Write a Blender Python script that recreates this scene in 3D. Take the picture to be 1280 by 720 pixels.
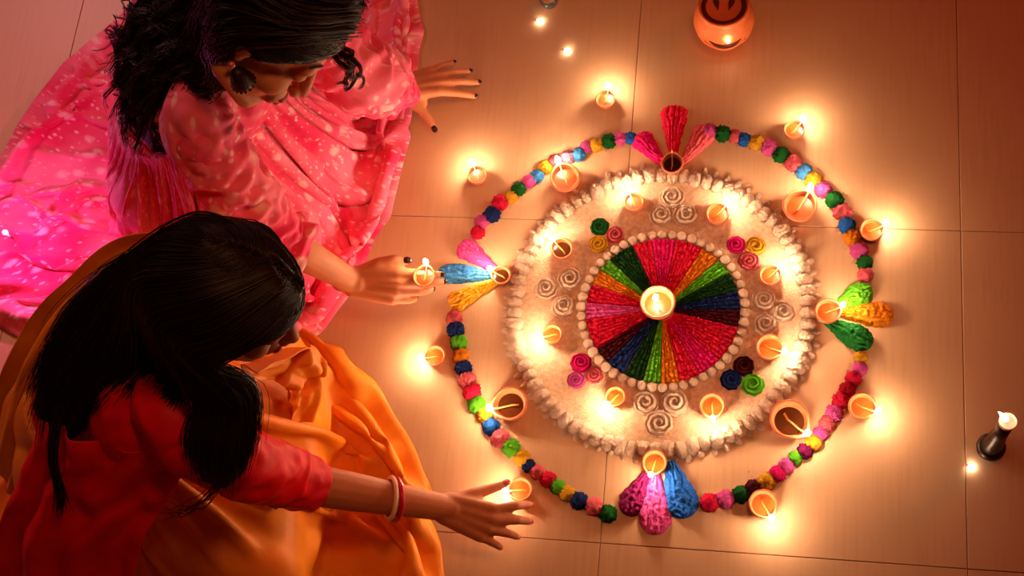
import bpy, math, random
import numpy as np
from mathutils import Vector, Matrix, noise

random.seed(7)
np.random.seed(7)
SC = bpy.context.scene
COL = SC.collection
for o in list(bpy.data.objects):
    bpy.data.objects.remove(o, do_unlink=True)

# ------------------------------------------------------------------ camera
# World: floor is z = 0, X and Y run along the tile joints, metres,
# origin at the middle of the rangoli.
F_PX = 1686.26
CAM_P = Vector((0.1803, -0.8526, 2.2938))
def _rot(rx, ry, rz):
    return Matrix.Rotation(rz, 3, 'Z') @ Matrix.Rotation(ry, 3, 'Y') @ Matrix.Rotation(rx, 3, 'X')
CAM_R = _rot(0.3781, 0.1569, 0.1004)
cam_data = bpy.data.cameras.new('camera')
cam = bpy.data.objects.new('camera', cam_data)
COL.objects.link(cam)
cam_data.sensor_width = 36.0
cam_data.lens = 36.0 * F_PX / 1280.0
cam_data.clip_start = 0.02
cam.matrix_world = Matrix.Translation(CAM_P) @ CAM_R.to_4x4()
SC.camera = cam

def at(px, py, z=0.0):
    """surveyed position: point of the photograph that is known to be at height z"""
    d = CAM_R @ Vector(((px - 640) / F_PX, (360 - py) / F_PX, -1.0))
    return CAM_P + d * ((z - CAM_P.z) / d.z)

# ------------------------------------------------------------------ light
world = bpy.data.worlds.new('world')
SC.world = world
world.use_nodes = True
bg = world.node_tree.nodes['Background']
bg.inputs['Color'].default_value = (1.0, 0.20, 0.09, 1)
bg.inputs['Strength'].default_value = 0.06

def area(name, loc, target, size, power, color):
    l = bpy.data.lights.new(name, 'AREA')
    l.shape = 'DISK'; l.size = size; l.energy = power; l.color = color
    o = bpy.data.objects.new(name, l)
    COL.objects.link(o)
    o.location = loc
    o.rotation_euler = (Vector(target) - Vector(loc)).to_track_quat('-Z', 'Y').to_euler()
    return o
area('pink_fill', (-2.1, 1.7, 1.5), (-1.3, 0.15, 0.1), 0.4, 3.0, (1.0, 0.42, 0.44)).data.spread = math.radians(60)  # added unseen fill for the pink cast from the upper left
area('red_fill', (2.4, 1.6, 2.2), (0.8, 0.3, 0.0), 0.6, 17.0, (1.0, 0.07, 0.02))  # added unseen fill that reddens the floor at the upper right
sp = bpy.data.lights.new('warm_fill_spot', 'SPOT')  # added overhead spot, unseen, widens the warm pool around the flames
sp.energy = 88.0; sp.color = (1.0, 0.41, 0.14); sp.spot_size = math.radians(47); sp.spot_blend = 1.0; sp.shadow_soft_size = 0.25
so = bpy.data.objects.new('warm_fill_spot', sp); COL.objects.link(so)
so.location = (0.55, 0.1, 3.0)
so.rotation_euler = (Vector((-0.40, 0.07, 0)) - so.location).to_track_quat('-Z', 'Y').to_euler()
FLAME_POWER = 400.0

SC.view_settings.view_transform = 'Standard'
SC.view_settings.look = 'None'
SC.view_settings.exposure = 0.0
SC.view_settings.gamma = 1.0
SC.view_settings.use_curve_mapping = False

# ------------------------------------------------------------------ helpers
def lin(c):
    return tuple((v / 12.92 if v <= 0.04045 else ((v + 0.055) / 1.055) ** 2.4) for v in [x / 255.0 for x in c])

def mat(name, rgb, rough=0.6, var=0.15, scale=60.0, bump=0.0, bscale=200.0, spec=0.3, sheen=0.0,
        coat=0.0, metal=0.0, sss=0.0, coords='Object', rgb2=None):
    m = bpy.data.materials.new(name); m.use_nodes = True
    nt = m.node_tree; n = nt.nodes; L = nt.links
    b = n['Principled BSDF']
    c = lin(rgb)
    tc = n.new('ShaderNodeTexCoord')
    nz = n.new('ShaderNodeTexNoise'); nz.inputs['Scale'].default_value = scale; nz.inputs['Detail'].default_value = 4
    L.new(tc.outputs[coords], nz.inputs['Vector'])
    rp = n.new('ShaderNodeValToRGB')
    rp.color_ramp.elements[0].position = 0.3; rp.color_ramp.elements[1].position = 0.7
    c2 = lin(rgb2) if rgb2 else tuple(min(1, v * (1 + var)) for v in c)
    rp.color_ramp.elements[0].color = (*[v * (1 - var) for v in c], 1) if not rgb2 else (*c, 1)
    rp.color_ramp.elements[1].color = (*c2, 1)
    L.new(nz.outputs['Fac'], rp.inputs['Fac'])
    L.new(rp.outputs['Color'], b.inputs['Base Color'])
    b.inputs['Roughness'].default_value = rough
    b.inputs['Specular IOR Level'].default_value = spec
    b.inputs['Metallic'].default_value = metal
    if sheen: b.inputs['Sheen Weight'].default_value = sheen
    if coat: b.inputs['Coat Weight'].default_value = coat; b.inputs['Coat Roughness'].default_value = 0.1
    if sss:
        b.inputs['Subsurface Weight'].default_value = sss
        b.inputs['Subsurface Radius'].default_value = (0.01, 0.004, 0.002)
        b.inputs['Subsurface Scale'].default_value = 0.6
    if bump:
        nb = n.new('ShaderNodeTexNoise'); nb.inputs['Scale'].default_value = bscale; nb.inputs['Detail'].default_value = 6
        L.new(tc.outputs[coords], nb.inputs['Vector'])
        bp = n.new('ShaderNodeBump'); bp.inputs['Strength'].default_value = bump; bp.inputs['Distance'].default_value = 0.003
        L.new(nb.outputs['Fac'], bp.inputs['Height'])
        L.new(bp.outputs['Normal'], b.inputs['Normal'])
    return m

def emis(name, rgb, strength):
    m = bpy.data.materials.new(name); m.use_nodes = True
    nt = m.node_tree; nt.nodes.clear()
    e = nt.nodes.new('ShaderNodeEmission'); o = nt.nodes.new('ShaderNodeOutputMaterial')
    e.inputs['Color'].default_value = (*rgb, 1); e.inputs['Strength'].default_value = strength
    nt.links.new(e.outputs[0], o.inputs[0])
    return m

def mesh(name, V, Fc, smooth=True):
    me = bpy.data.meshes.new(name)
    me.from_pydata([tuple(v) for v in V], [], [tuple(int(i) for i in f) for f in Fc])
    me.update()
    if smooth:
        me.polygons.foreach_set('use_smooth', [True] * len(me.polygons))
    return me

def obj(name, me, m=None, parent=None, loc=None, rotz=None):
    o = bpy.data.objects.new(name, me)
    COL.objects.link(o)
    if m is not None:
        if not me.materials:
            me.materials.append(m)
        elif me.materials[0] is not m:
            o.material_slots[0].link = 'OBJECT'; o.material_slots[0].material = m
    if parent is not None: o.parent = parent
    if loc is not None: o.location = loc
    if rotz is not None: o.rotation_euler = (0, 0, rotz)
    return o

def thing(name, label, cat, loc=(0, 0, 0), group=None, rotz=0.0):
    o = bpy.data.objects.new(name, None); o.empty_display_size = 0.05
    COL.objects.link(o); o.location = loc; o.rotation_euler = (0, 0, rotz)
    return tag(o, label, cat, group)

def tag(o, label, cat, group=None):
    o['label'] = label; o['category'] = cat
    if group: o['group'] = group
    return o

class G:
    """collects shapes for one mesh"""
    def __init__(s): s.v = []; s.f = []
    def add(s, V, Fc):
        k = len(s.v); s.v += [tuple(v) for v in V]; s.f += [tuple(i + k for i in f) for f in Fc]; return s
    def lathe(s, prof, n=28, M=None, sx=1.0, spout=0.0):
        """prof: (radius, z) list; closed at radius 0; spout pulls the rim towards +X"""
        V = []; Fc = []
        zmax = max(z for r, z in prof)
        for r, z in prof:
            for k in range(n):
                a = 2 * math.pi * k / n
                rr = r
                if spout and r > 0:
                    rr = r * (1 + spout * max(0, math.cos(a)) ** 8 * max(0, z / zmax) ** 2)
                V.append(Vector((rr * math.cos(a), rr * math.sin(a), z)))
        for i in range(len(prof) - 1):
            for k in range(n):
                Fc.append((i * n + k, i * n + (k + 1) % n, (i + 1) * n + (k + 1) % n, (i + 1) * n + k))
        if M is not None: V = [M @ v for v in V]
        return s.add(V, Fc)
    def ell(s, c, r, M=None, n=20, m=12):
        V = []; Fc = []
        for i in range(m + 1):
            t = math.pi * i / m
            for k in range(n):
                a = 2 * math.pi * k / n
                V.append(Vector((c[0] + r[0] * math.sin(t) * math.cos(a), c[1] + r[1] * math.sin(t) * math.sin(a), c[2] + r[2] * math.cos(t))))
        for i in range(m):
            for k in range(n):
                Fc.append((i * n + k, (i + 1) * n + k, (i + 1) * n + (k + 1) % n, i * n + (k + 1) % n))
        if M is not None: V = [M @ v for v in V]
        return s.add(V, Fc)
    def cap(s, a, ra, b, rb, M=None, n=14, m=4):
        """tapered capsule"""
        a = Vector(a); b = Vector(b)
        if M is not None: a = M @ a; b = M @ b
        d = (b - a); L = d.length
        d = d / L if L > 1e-6 else Vector((0, 0, 1))
        u = d.orthogonal().normalized(); w = d.cross(u)
        V = []; Fc = []; rows = []
        for i in range(m + 1):
            t = math.pi / 2 * i / m
            rows.append((a - d * ra * math.cos(t), ra * math.sin(t)))
        for i in range(m + 1):
            t = math.pi / 2 * i / m
            rows.append((b + d * rb * math.sin(t), rb * math.cos(t)))
        for c, r in rows:
            for k in range(n):
                g = 2 * math.pi * k / n
                V.append(c + (u * math.cos(g) + w * math.sin(g)) * max(r, 1e-5))
        for i in range(len(rows) - 1):
            for k in range(n):
                Fc.append((i * n + k, i * n + (k + 1) % n, (i + 1) * n + (k + 1) % n, (i + 1) * n + k))
        return s.add(V, Fc)
    def chain(s, pts, rad, n=8):
        """tube through points"""
        pts = [Vector(p) for p in pts]
        V = []; Fc = []
        u = (pts[1] - pts[0]).orthogonal().normalized()
        for i, p in enumerate(pts):
            d = (pts[min(i + 1, len(pts) - 1)] - pts[max(i - 1, 0)]).normalized()
            u = (u - d * u.dot(d)).normalized(); w = d.cross(u)
            r = rad[i] if isinstance(rad, (list, tuple)) else rad
            for k in range(n):
                g = 2 * math.pi * k / n
                V.append(p + (u * math.cos(g) + w * math.sin(g)) * r)
        for i in range(len(pts) - 1):
            for k in range(n):
                Fc.append((i * n + k, i * n + (k + 1) % n, (i + 1) * n + (k + 1) % n, (i + 1) * n + k))
        Fc.append(tuple(range(n - 1, -1, -1))); Fc.append(tuple(range((len(pts) - 1) * n, len(pts) * n)))
        return s.add(V, Fc)
    def torus(s, c, axis, R, r, n=40, m=10):
        c = Vector(c); d = Vector(axis).normalized(); u = d.orthogonal().normalized(); w = d.cross(u)
        V = []; Fc = []
        for i in range(n):
            a = 2 * math.pi * i / n; e = u * math.cos(a) + w * math.sin(a)
            for k in range(m):
                g = 2 * math.pi * k / m
                V.append(c + e * (R + r * math.cos(g)) + d * r * math.sin(g))
        for i in range(n):
            for k in range(m):
                Fc.append((i * m + k, ((i + 1) % n) * m + k, ((i + 1) % n) * m + (k + 1) % m, i * m + (k + 1) % m))
        return s.add(V, Fc)
    def mesh(s, name, smooth=True): return mesh(name, s.v, s.f, smooth)

def applied(name, me, mods):
    """mesh with modifiers evaluated into it"""
    o = bpy.data.objects.new(name, me); COL.objects.link(o)
    for typ, kw in mods:
        md = o.modifiers.new(typ, typ)
        for k, v in kw.items(): setattr(md, k, v)
    dg = bpy.context.evaluated_depsgraph_get(); dg.update()
    out = bpy.data.meshes.new_from_object(o.evaluated_get(dg))
    out.name = name
    bpy.data.objects.remove(o); bpy.data.meshes.remove(me)
    out.polygons.foreach_set('use_smooth', [True] * len(out.polygons))
    return out

def displace(me, fn):
    """push vertices along their normals by fn(co)"""
    n = len(me.vertices)
    co = np.empty(n * 3); me.vertices.foreach_get('co', co); co = co.reshape(-1, 3)
    no = np.empty(n * 3); me.vertices.foreach_get('normal', no); no = no.reshape(-1, 3)
    d = np.array([fn(Vector(c)) for c in co])
    me.vertices.foreach_set('co', (co + no * d[:, None]).ravel()); me.update()
    return me

def ridged(p, s):
    return 1 - abs(noise.noise(p * s))

# ------------------------------------------------------------------ materials
M_TILE = bpy.data.materials.new('tile_ceramic'); M_TILE.use_nodes = True
def _tile():
    nt = M_TILE.node_tree; n = nt.nodes; L = nt.links; b = n['Principled BSDF']
    tc = n.new('ShaderNodeTexCoord'); gm = n.new('ShaderNodeNewGeometry')
    mp = n.new('ShaderNodeMapping'); mp.inputs['Scale'].default_value = (90, 5, 1)
    L.new(gm.outputs['Position'], mp.inputs['Vector'])
    a = n.new('ShaderNodeTexNoise'); a.inputs['Scale'].default_value = 1.6; a.inputs['Detail'].default_value = 5
    L.new(mp.outputs[0], a.inputs['Vector'])
    c = n.new('ShaderNodeTexNoise'); c.inputs['Scale'].default_value = 5; c.inputs['Detail'].default_value = 3
    L.new(gm.outputs['Position'], c.inputs['Vector'])
    mx = n.new('ShaderNodeMath'); mx.operation = 'ADD'
    L.new(a.outputs['Fac'], mx.inputs[0]); L.new(c.outputs['Fac'], mx.inputs[1])
    rp = n.new('ShaderNodeValToRGB')
    rp.color_ramp.elements[0].position = 0.7; rp.color_ramp.elements[1].position = 1.3
    rp.color_ramp.elements[0].color = (*lin((201, 158, 121)), 1); rp.color_ramp.elements[1].color = (*lin((208, 165, 128)), 1)
    h = n.new('ShaderNodeMath'); h.operation = 'MULTIPLY'; h.inputs[1].default_value = 1.0
    L.new(mx.outputs[0], h.inputs[0]); L.new(h.outputs[0], rp.inputs['Fac'])
    L.new(rp.outputs['Color'], b.inputs['Base Color'])
    b.inputs['Roughness'].default_value = 0.42; b.inputs['Specular IOR Level'].default_value = 0.35
    bp = n.new('ShaderNodeBump'); bp.inputs['Strength'].default_value = 0.05; bp.inputs['Distance'].default_value = 0.001
    L.new(a.outputs['Fac'], bp.inputs['Height']); L.new(bp.outputs['Normal'], b.inputs['Normal'])
_tile()
M_GROUT = mat('grout', (132, 92, 68), 0.9)
M_CLAY = mat('terracotta', (194, 104, 62), 0.62, 0.12, 90, 0.2, 300, sss=0.15)
M_WAX = mat('orange_wax', (196, 74, 20), 0.3, 0.1, 50, spec=0.5, sss=0.4)
M_OIL = mat('brown_oil', (62, 28, 8), 0.12, 0.1, 40, spec=0.6)
M_WICK = mat('cotton_wick', (222, 170, 100), 0.9, 0.2, 200)
M_CHAR = mat('charred_wick', (40, 20, 12), 0.9)
M_FLAME = emis('flame', (1.0, 0.66, 0.40), FLAME_POWER)
POW = {}
for k, c in dict(red=(220, 26, 66), crimson=(176, 14, 38), pink=(244, 84, 166), palepink=(242, 140, 176), salmon=(238, 96, 108),
                 magenta=(226, 22, 110), orange=(236, 132, 24), yellow=(238, 166, 40), lgreen=(96, 186, 36), green=(24, 96, 34),
                 dgreen=(20, 62, 22), navy=(26, 44, 104), blue=(36, 100, 196), lblue=(70, 150, 232), maroon=(72, 14, 26),
                 purple=(122, 22, 82), white=(236, 202, 176), pearl=(238, 204, 178)).items():
    POW[k] = mat('powder_' + k, c, 0.9, 0.42 if k not in ('white', 'pearl') else 0.14, 260, 0.8, 420, spec=0.1)

# ------------------------------------------------------------------ floor
floor = obj('floor', G().lathe([(0, -0.02), (0.01, -0.02)]).mesh('x'), M_GROUT)
me = mesh('floor', [(-5.6, -4.4, -.0015), (5.0, -4.4, -.0015), (5.0, 5.2, -.0015), (-5.6, 5.2, -.0015),
                    (-5.6, -4.4, -.02), (5.0, -4.4, -.02), (5.0, 5.2, -.02), (-5.6, 5.2, -.02)],
          [(0, 1, 2, 3), (7, 6, 5, 4), (0, 4, 5, 1), (1, 5, 6, 2), (2, 6, 7, 3), (3, 7, 4, 0)], False)
me.materials.append(M_GROUT); floor.data = me
floor['kind'] = 'structure'; floor['label'] = 'beige ceramic tiled floor with thin dark joints'
TS, GAP = 0.6, 0.0007
h = TS / 2 - GAP; q = h - 0.0006
tile_me = mesh('tile', [(-h, -h, -.012), (h, -h, -.012), (h, h, -.012), (-h, h, -.012),
                        (-h, -h, -.0006), (h, -h, -.0006), (h, h, -.0006), (-h, h, -.0006),
                        (-q, -q, 0), (q, -q, 0), (q, q, 0), (-q, q, 0)],
               [(0, 3, 2, 1), (0, 1, 5, 4), (1, 2, 6, 5), (2, 3, 7, 6), (3, 0, 4, 7),
                (4, 5, 9, 8), (5, 6, 10, 9), (6, 7, 11, 10), (7, 4, 8, 11), (8, 9, 10, 11)], False)
for i in range(-9, 8):
    for j in range(-7, 8):
        obj('tile', tile_me, M_TILE, floor, (-0.0738 + TS * (i + .5), 0.169 + TS * (j + .5), 0))

# ------------------------------------------------------------------ rangoli
def puff_mesh(seed, sub=4, ruffle=0.44, flat=0.72, freq=3.0):
    import bmesh
    bm = bmesh.new(); bmesh.ops.create_icosphere(bm, subdivisions=sub, radius=1.0)
    off = Vector((seed * 7.3, seed * 3.1, seed * 1.7))
    for v in bm.verts:
        p = v.co.normalized()
        d = (ridged(p + off, freq) - 0.75) * ruffle * 1.6 + noise.noise((p + off) * 8.0) * ruffle * 0.5 + (ridged(p + off * 2, freq * 2.1) - 0.75) * ruffle * 0.8
        v.co = p * (1 + d); v.co.z *= flat
        v.co.z = max(v.co.z, -0.28)
    me = bpy.data.meshes.new('puff'); bm.to_mesh(me); bm.free()
    me.polygons.foreach_set('use_smooth', [True] * len(me.polygons))
    zmin = min(v.co.z for v in me.vertices)
    for v in me.vertices: v.co.z -= zmin
    return me
PUFF = []
for s in range(7):
    m_ = puff_mesh(s + 1); m_.materials.append(POW['red']); PUFF.append(m_)
WPUFF = []
for s in range(6):
    m_ = puff_mesh(s + 21, 4, 0.34, 0.8, 2.6); m_.materials.append(POW['white']); WPUFF.append(m_)
BEAD = []
for s in range(3):
    m_ = puff_mesh(s + 41, 2, 0.16, 0.85, 1.6); m_.materials.append(POW['pearl']); BEAD.append(m_)

def place(name, me, m, parent, p, r, z=0.0, sx=1.0, rz=None):
    o = obj(name, me, m, parent, (p[0], p[1], z), random.uniform(0, 6.28) if rz is None else rz)
    o.scale = (r * sx, r, r)
    return o

C0 = at(828, 388)                      # centre of the colour wheel
# thin white powder under the middle of the design
g = G(); V = []; Fc = []
NR, NT = 40, 140
for i in range(NR + 1):
    for k in range(NT):
        a = 2 * math.pi * k / NT; r = 0.262 * i / NR
        x, y = r * math.cos(a), r * math.sin(a)
        z = 0.0014 + 0.0007 * noise.noise(Vector((x * 60, y * 60, 0))) + 0.0004 * noise.noise(Vector((x * 220, y * 220, 3)))
        if i == NR: z = -0.0005
        V.append((x, y, z))
for i in range(NR):
    for k in range(NT):
        Fc.append((i * NT + k, (i + 1) * NT + k, (i + 1) * NT + (k + 1) % NT, i * NT + (k + 1) % NT))
tag(obj('powder_disc', mesh('powder_disc', V, Fc), mat('thin_white_powder', (214, 173, 142), 0.9, 0.2, 120, 0.5, 300, spec=0.1)),
    'thin round layer of pale powder inside the white puff ring', 'rangoli')
ZD = 0.0012

# colour wheel
wheel = thing('rangoli_wheel', 'round wheel of striped red, orange, green and navy powder wedges', 'rangoli', (C0.x, C0.y, ZD))
def wang(deg):                          # photo angle (clockwise from up) -> world angle on the floor
    a = math.radians(deg); p = at(828 + 80 * math.sin(a), 388 - 80 * math.cos(a) * 0.92)
    return math.atan2(p.y - C0.y, p.x - C0.x)
WEDGES = [(-23, -8, 'red'), (-8, 10, 'magenta'), (10, 31, 'red'), (31, 46, 'orange'), (46, 59, 'lgreen'), (59, 75, 'dgreen'), (75, 90, 'navy'),
          (90, 104, 'maroon'), (104, 134, 'red'), (134, 152, 'magenta'), (152, 167, 'red'), (167, 181, 'orange'),
          (181, 194, 'lgreen'), (194, 209, 'dgreen'), (209, 224, 'navy'), (224, 237, 'maroon'), (237, 262, 'red'), (262, 276, 'pink'),
          (276, 292, 'red'), (292, 305, 'orange'), (305, 316, 'lgreen'), (316, 337, 'dgreen')]
RW = 0.139
for wi, (d0, d1, cn) in enumerate(WEDGES):
    a0, a1 = wang(d0), wang(d1)
    if a0 < a1: a0 += 2 * math.pi
    span = a0 - a1
    ns = max(2, round(span * RW / 0.0085)); nt_ = ns * 8; nr = 70
    V = []; Fc = []
    for i in range(nr + 1):
        r = 0.02 + (RW - 0.02) * i / nr
        for k in range(nt_ + 1):
            t = k / nt_; a = a0 - span * t
            x, y = r * math.cos(a), r * math.sin(a)
            wob = 0.25 * noise.noise(Vector((r * 60, a * 9, wi)))
            rid = abs(math.sin(math.pi * (t * ns + wob)))
            bead = noise.noise(Vector((r * 230, math.floor(t * ns + wob) * 5.3 + wi, 1.0)))
            z = 0.0015 + (0.0056 * rid ** 0.7 + 0.0062 * bead * rid) * min(1, (r - 0.012) / 0.03) + 0.0009 * noise.noise(Vector((x * 500, y * 500, 0)))
            if k in (0, nt_) or i in (0, nr): z = -0.0008
            V.append((x, y, z))
    n1 = nt_ + 1
    for i in range(nr):
        for k in range(nt_):
            Fc.append((i * n1 + k, i * n1 + k + 1, (i + 1) * n1 + k + 1, (i + 1) * n1 + k))
    w_ = obj('wedge', mesh('wedge', V, Fc), POW[cn], wheel)
for k in range(50):
    a = 2 * math.pi * k / 50
    place('bead', BEAD[k % 3], POW['pearl'], wheel, (0.147 * math.cos(a), 0.147 * math.sin(a)), random.uniform(0.0084, 0.0098))

# ring of white puffs
ring = thing('powder_ring', 'wide ring of fluffy white powder puffs around the colour wheel', 'rangoli', (0, 0, 0))
for k in range(78):
    a = 2 * math.pi * k / 78
    rr = 0.2645 + random.uniform(-.002, .002)
    place('puff', WPUFF[k % 6], POW['white'], ring, (rr * math.cos(a), rr * math.sin(a)), random.uniform(0.0112, 0.0135), 0, 1.15, a)
for k in range(78):
    a = 2 * math.pi * (k + .5) / 78
    rr = 0.2805 + random.uniform(-.0025, .0025)
    place('tip', WPUFF[(k + 2) % 6], POW['white'], ring, (rr * math.cos(a), rr * math.sin(a)), random.uniform(0.0042, 0.0062), 0, 1.7, a)

# garland arcs
ARCS = {
 'upper left': [('red', 597, 290), ('pink', 602, 277), ('navy', 615, 268), ('red', 625, 253), ('yellow', 638, 246), ('green', 648, 236), ('pink', 661, 227), ('lblue', 671, 220), ('yellow', 682, 209), ('salmon', 695, 202), ('palepink', 709, 197), ('lblue', 723, 193), ('pink', 733, 183), ('yellow', 745, 181), ('green', 761, 176), ('pink', 775, 173), ('blue', 788, 172)],
 'upper right': [('pink', 886, 164), ('green', 903, 167), ('salmon', 919, 170), ('blue', 930, 174), ('yellow', 946, 178), ('pink', 962, 184), ('green', 976, 193), ('salmon', 992, 204), ('lblue', 1005, 214), ('yellow', 1017, 225), ('pink', 1029, 237), ('green', 1043, 250), ('salmon', 1053, 265), ('blue', 1059, 282), ('orange', 1066, 297), ('pink', 1074, 313), ('green', 1081, 328), ('salmon', 1082, 343)],
 'lower right': [('yellow', 1076, 447), ('pink', 1075, 460), ('red', 1067, 473), ('crimson', 1059, 487), ('red', 1051, 501), ('pink', 1043, 516), ('salmon', 1034, 529), ('pink', 1026, 541), ('yellow', 1017, 553), ('purple', 1006, 564), ('lgreen', 994, 572), ('pink', 983, 582), ('magenta', 972, 592), ('yellow', 958, 602), ('maroon', 942, 611), ('green', 926, 618), ('pink', 907, 624), ('red', 887, 628)],
 'lower left': [('salmon', 568, 397), ('navy', 569, 412), ('lgreen', 573, 428), ('orange', 576, 445), ('navy', 579, 459), ('salmon', 584, 475), ('red', 590, 490), ('lgreen', 596, 506), ('yellow', 606, 519), ('blue', 614, 533), ('salmon', 625, 548), ('lgreen', 639, 560), ('yellow', 652, 572), ('navy', 661, 582), ('salmon', 672, 590), ('red', 685, 599), ('lgreen', 697, 608), ('yellow', 709, 617), ('navy', 724, 626), ('salmon', 742, 633), ('green', 760, 642)]}
ARC_LABEL = {
 'upper left': 'arc of coloured powder puffs between the pink-blue-yellow petals and the red petals',
 'upper right': 'arc of coloured powder puffs between the red petals and the green-orange petals',
 'lower right': 'arc of powder puffs with a long crimson stretch below the green-orange petals',
 'lower left': 'arc of coloured powder puffs running down past the cupped hand to the blue-purple petals'}
for name, lst in ARCS.items():
    pts = [at(x, y, 0.005) for c, x, y in lst]
    mid = pts[len(pts) // 2]
    arc = thing('powder_garland', ARC_LABEL[name], 'rangoli', (mid.x, mid.y, 0), 'puff garland arcs of the outer circle')
    for i, (c, x, y) in enumerate(lst):
        p = pts[i]; nxt = pts[min(i + 1, len(pts) - 1)]; prv = pts[max(i - 1, 0)]
        d = (nxt - prv).length / (2 if 0 < i < len(pts) - 1 else 1)
        r = min(0.0148, max(0.0108, d * 0.58)) * random.uniform(.95, 1.05)
        place('puff', PUFF[random.randrange(7)], POW[c], arc, (p.x - mid.x, p.y - mid.y), r)

# rosettes
def rosette_mesh(seed):
    NR, NT = 26, 44; V = []; Fc = []
    for i in range(NR + 1):
        r = i / NR
        for k in range(NT):
            a = 2 * math.pi * k / NT
            wob = 1 + 0.03 * math.sin(9 * a + seed) + 0.05 * noise.noise(Vector((math.cos(a) * 2, math.sin(a) * 2, seed)))
            rr = r * wob
            sw = math.sin(2 * math.pi * (r * 3.1 - a / (2 * math.pi)) + seed)
            z = 0.34 * (1 - r ** 3) + 0.13 * sw * (1 - 0.4 * r) + 0.05 * noise.noise(Vector((math.cos(a) * r * 9, math.sin(a) * r * 9, seed + 4)))
            if r < 0.12: z = 0.2 + 0.3 * r
            if i == NR: z = -0.03
            V.append((rr * math.cos(a), rr * math.sin(a), z))
    for i in range(NR):
        for k in range(NT):
            Fc.append((i * NT + k, (i + 1) * NT + k, (i + 1) * NT + (k + 1) % NT, i * NT + (k + 1) % NT))
    m_ = mesh('rosette', V, Fc); m_.materials.append(POW['white']); return m_
ROS = [rosette_mesh(s) for s in range(4)]
ROSETTES = [
 (840, 246, 15.5, 'pearl', 'white powder rosette nearest the red petals, topmost of its trio'), (826, 268, 15, 'pearl', 'white powder rosette, lower left of the trio above the wheel'),
 (857, 268, 15, 'pearl', 'white powder rosette, lower right of the trio above the wheel'),
 (712, 348, 15.5, 'pearl', 'white powder rosette, top right of the trio left of the wheel'), (682, 360, 15, 'pearl', 'white powder rosette, leftmost of the trio left of the wheel'),
 (704, 382, 15, 'pearl', 'white powder rosette, lowest of the trio left of the wheel'),
 (955, 374, 14.5, 'pearl', 'white powder rosette, topmost of the trio right of the wheel'), (979, 389, 14.5, 'pearl', 'white powder rosette, rightmost of the trio right of the wheel'),
 (957, 404, 15, 'pearl', 'white powder rosette, lowest of the trio right of the wheel'),
 (807, 503, 16.5, 'pearl', 'white powder rosette, left one of the trio below the wheel'), (843, 503, 17, 'pearl', 'white powder rosette, right one of the trio below the wheel'),
 (824, 529, 17, 'pearl', 'white powder rosette, lowest of the trio below the wheel'),
 (749, 283, 12.5, 'green', 'dark green powder rosette at the upper left of the wheel'), (769, 293, 12, 'salmon', 'salmon pink powder rosette beside the dark green one'),
 (748, 305, 12.5, 'yellow', 'yellow powder rosette under the dark green one'),
 (920, 306, 12, 'magenta', 'magenta powder rosette at the upper right of the wheel'), (945, 307, 13, 'yellow', 'yellow powder rosette at the upper right of the wheel'),
 (936, 326, 13, 'salmon', 'salmon red powder rosette under the yellow and magenta pair'),
 (726, 453, 13, 'magenta', 'crimson pink powder rosette, topmost of the trio at the lower left'), (720, 475, 11, 'pink', 'small bright pink powder rosette at the lower left of the wheel'),
 (742, 468, 11.5, 'salmon', 'salmon powder rosette nearest the beads at the lower left'),
 (930, 457, 13, 'maroon', 'dark maroon powder rosette at the lower right of the wheel'), (914, 474, 13, 'navy', 'navy blue powder rosette at the lower right of the wheel'),
 (941, 480, 14, 'lgreen', 'light green powder rosette at the lower right of the wheel')]
for i, (x, y, r, c, lab) in enumerate(ROSETTES):
    p = at(x, y, 0.004)
    o = place('powder_rosette', ROS[i % 4], POW[c], None, (p.x, p.y), r / 660.0, ZD)
    tag(o, lab, 'rangoli', 'white powder rosettes' if c == 'pearl' else 'coloured powder rosettes')

# petal motifs
def petal(parent, org, p0, p1, wid, m, kind=0, seed=0):
    a = at(*p0); b = at(*p1); d = b - a; L = d.length; d.normalize(); s = Vector((-d.y, d.x, 0))
    W = wid / 660.0
    nu, nv = 46, 26; V = []; Fc = []
    for i in range(nu + 1):
        u = i / nu
        sh = (0.24 + 0.76 * (u / 0.86) ** 1.05) if u < 0.86 else math.sqrt(max(0.0, 1 - ((u - 0.86) / 0.142) ** 2)) ** .7
        if kind == 1: sh = (0.22 + 0.78 * min(1, u / 0.62) ** 0.9) * (1 if u < 0.72 else math.sqrt(max(0.0, 1 - ((u - 0.72) / 0.285) ** 2)))
        for k in range(nv + 1):
            v = -1 + 2 * k / nv
            edge = 1 + 0.16 * noise.noise(Vector((u * 9, v * 3, seed))) + 0.12 * noise.noise(Vector((u * 34, v * 3, seed)))
            x = u * L; y = v * W * sh * edge
            rid = abs(math.sin(math.pi * (v * (3.0 if kind == 0 else 2.2) + 0.5 * noise.noise(Vector((u * 5, v, seed + 9))))))
            z = 0.011 * math.sqrt(max(0, 1 - v * v)) * (0.5 + 0.5 * sh) + 0.0045 * rid * (1 - v * v) + 0.004 * noise.noise(Vector((x * 190, y * 190, seed))) * (1 - v * v)
            if kind == 1: z += 0.004 * ridged(Vector((x * 80, y * 80, seed)), 1.0) * (1 - v * v) - .002
            if abs(v) == 1 or i in (0, nu): z = -0.0006
            P = a + d * x + s * y - org
            V.append((P.x, P.y, z))
    n1 = nv + 1
    for i in range(nu):
        for k in range(nv):
            Fc.append((i * n1 + k, (i + 1) * n1 + k, (i + 1) * n1 + k + 1, i * n1 + k + 1))
    return obj('petal', mesh('petal', V, Fc), POW[m], parent)
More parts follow.
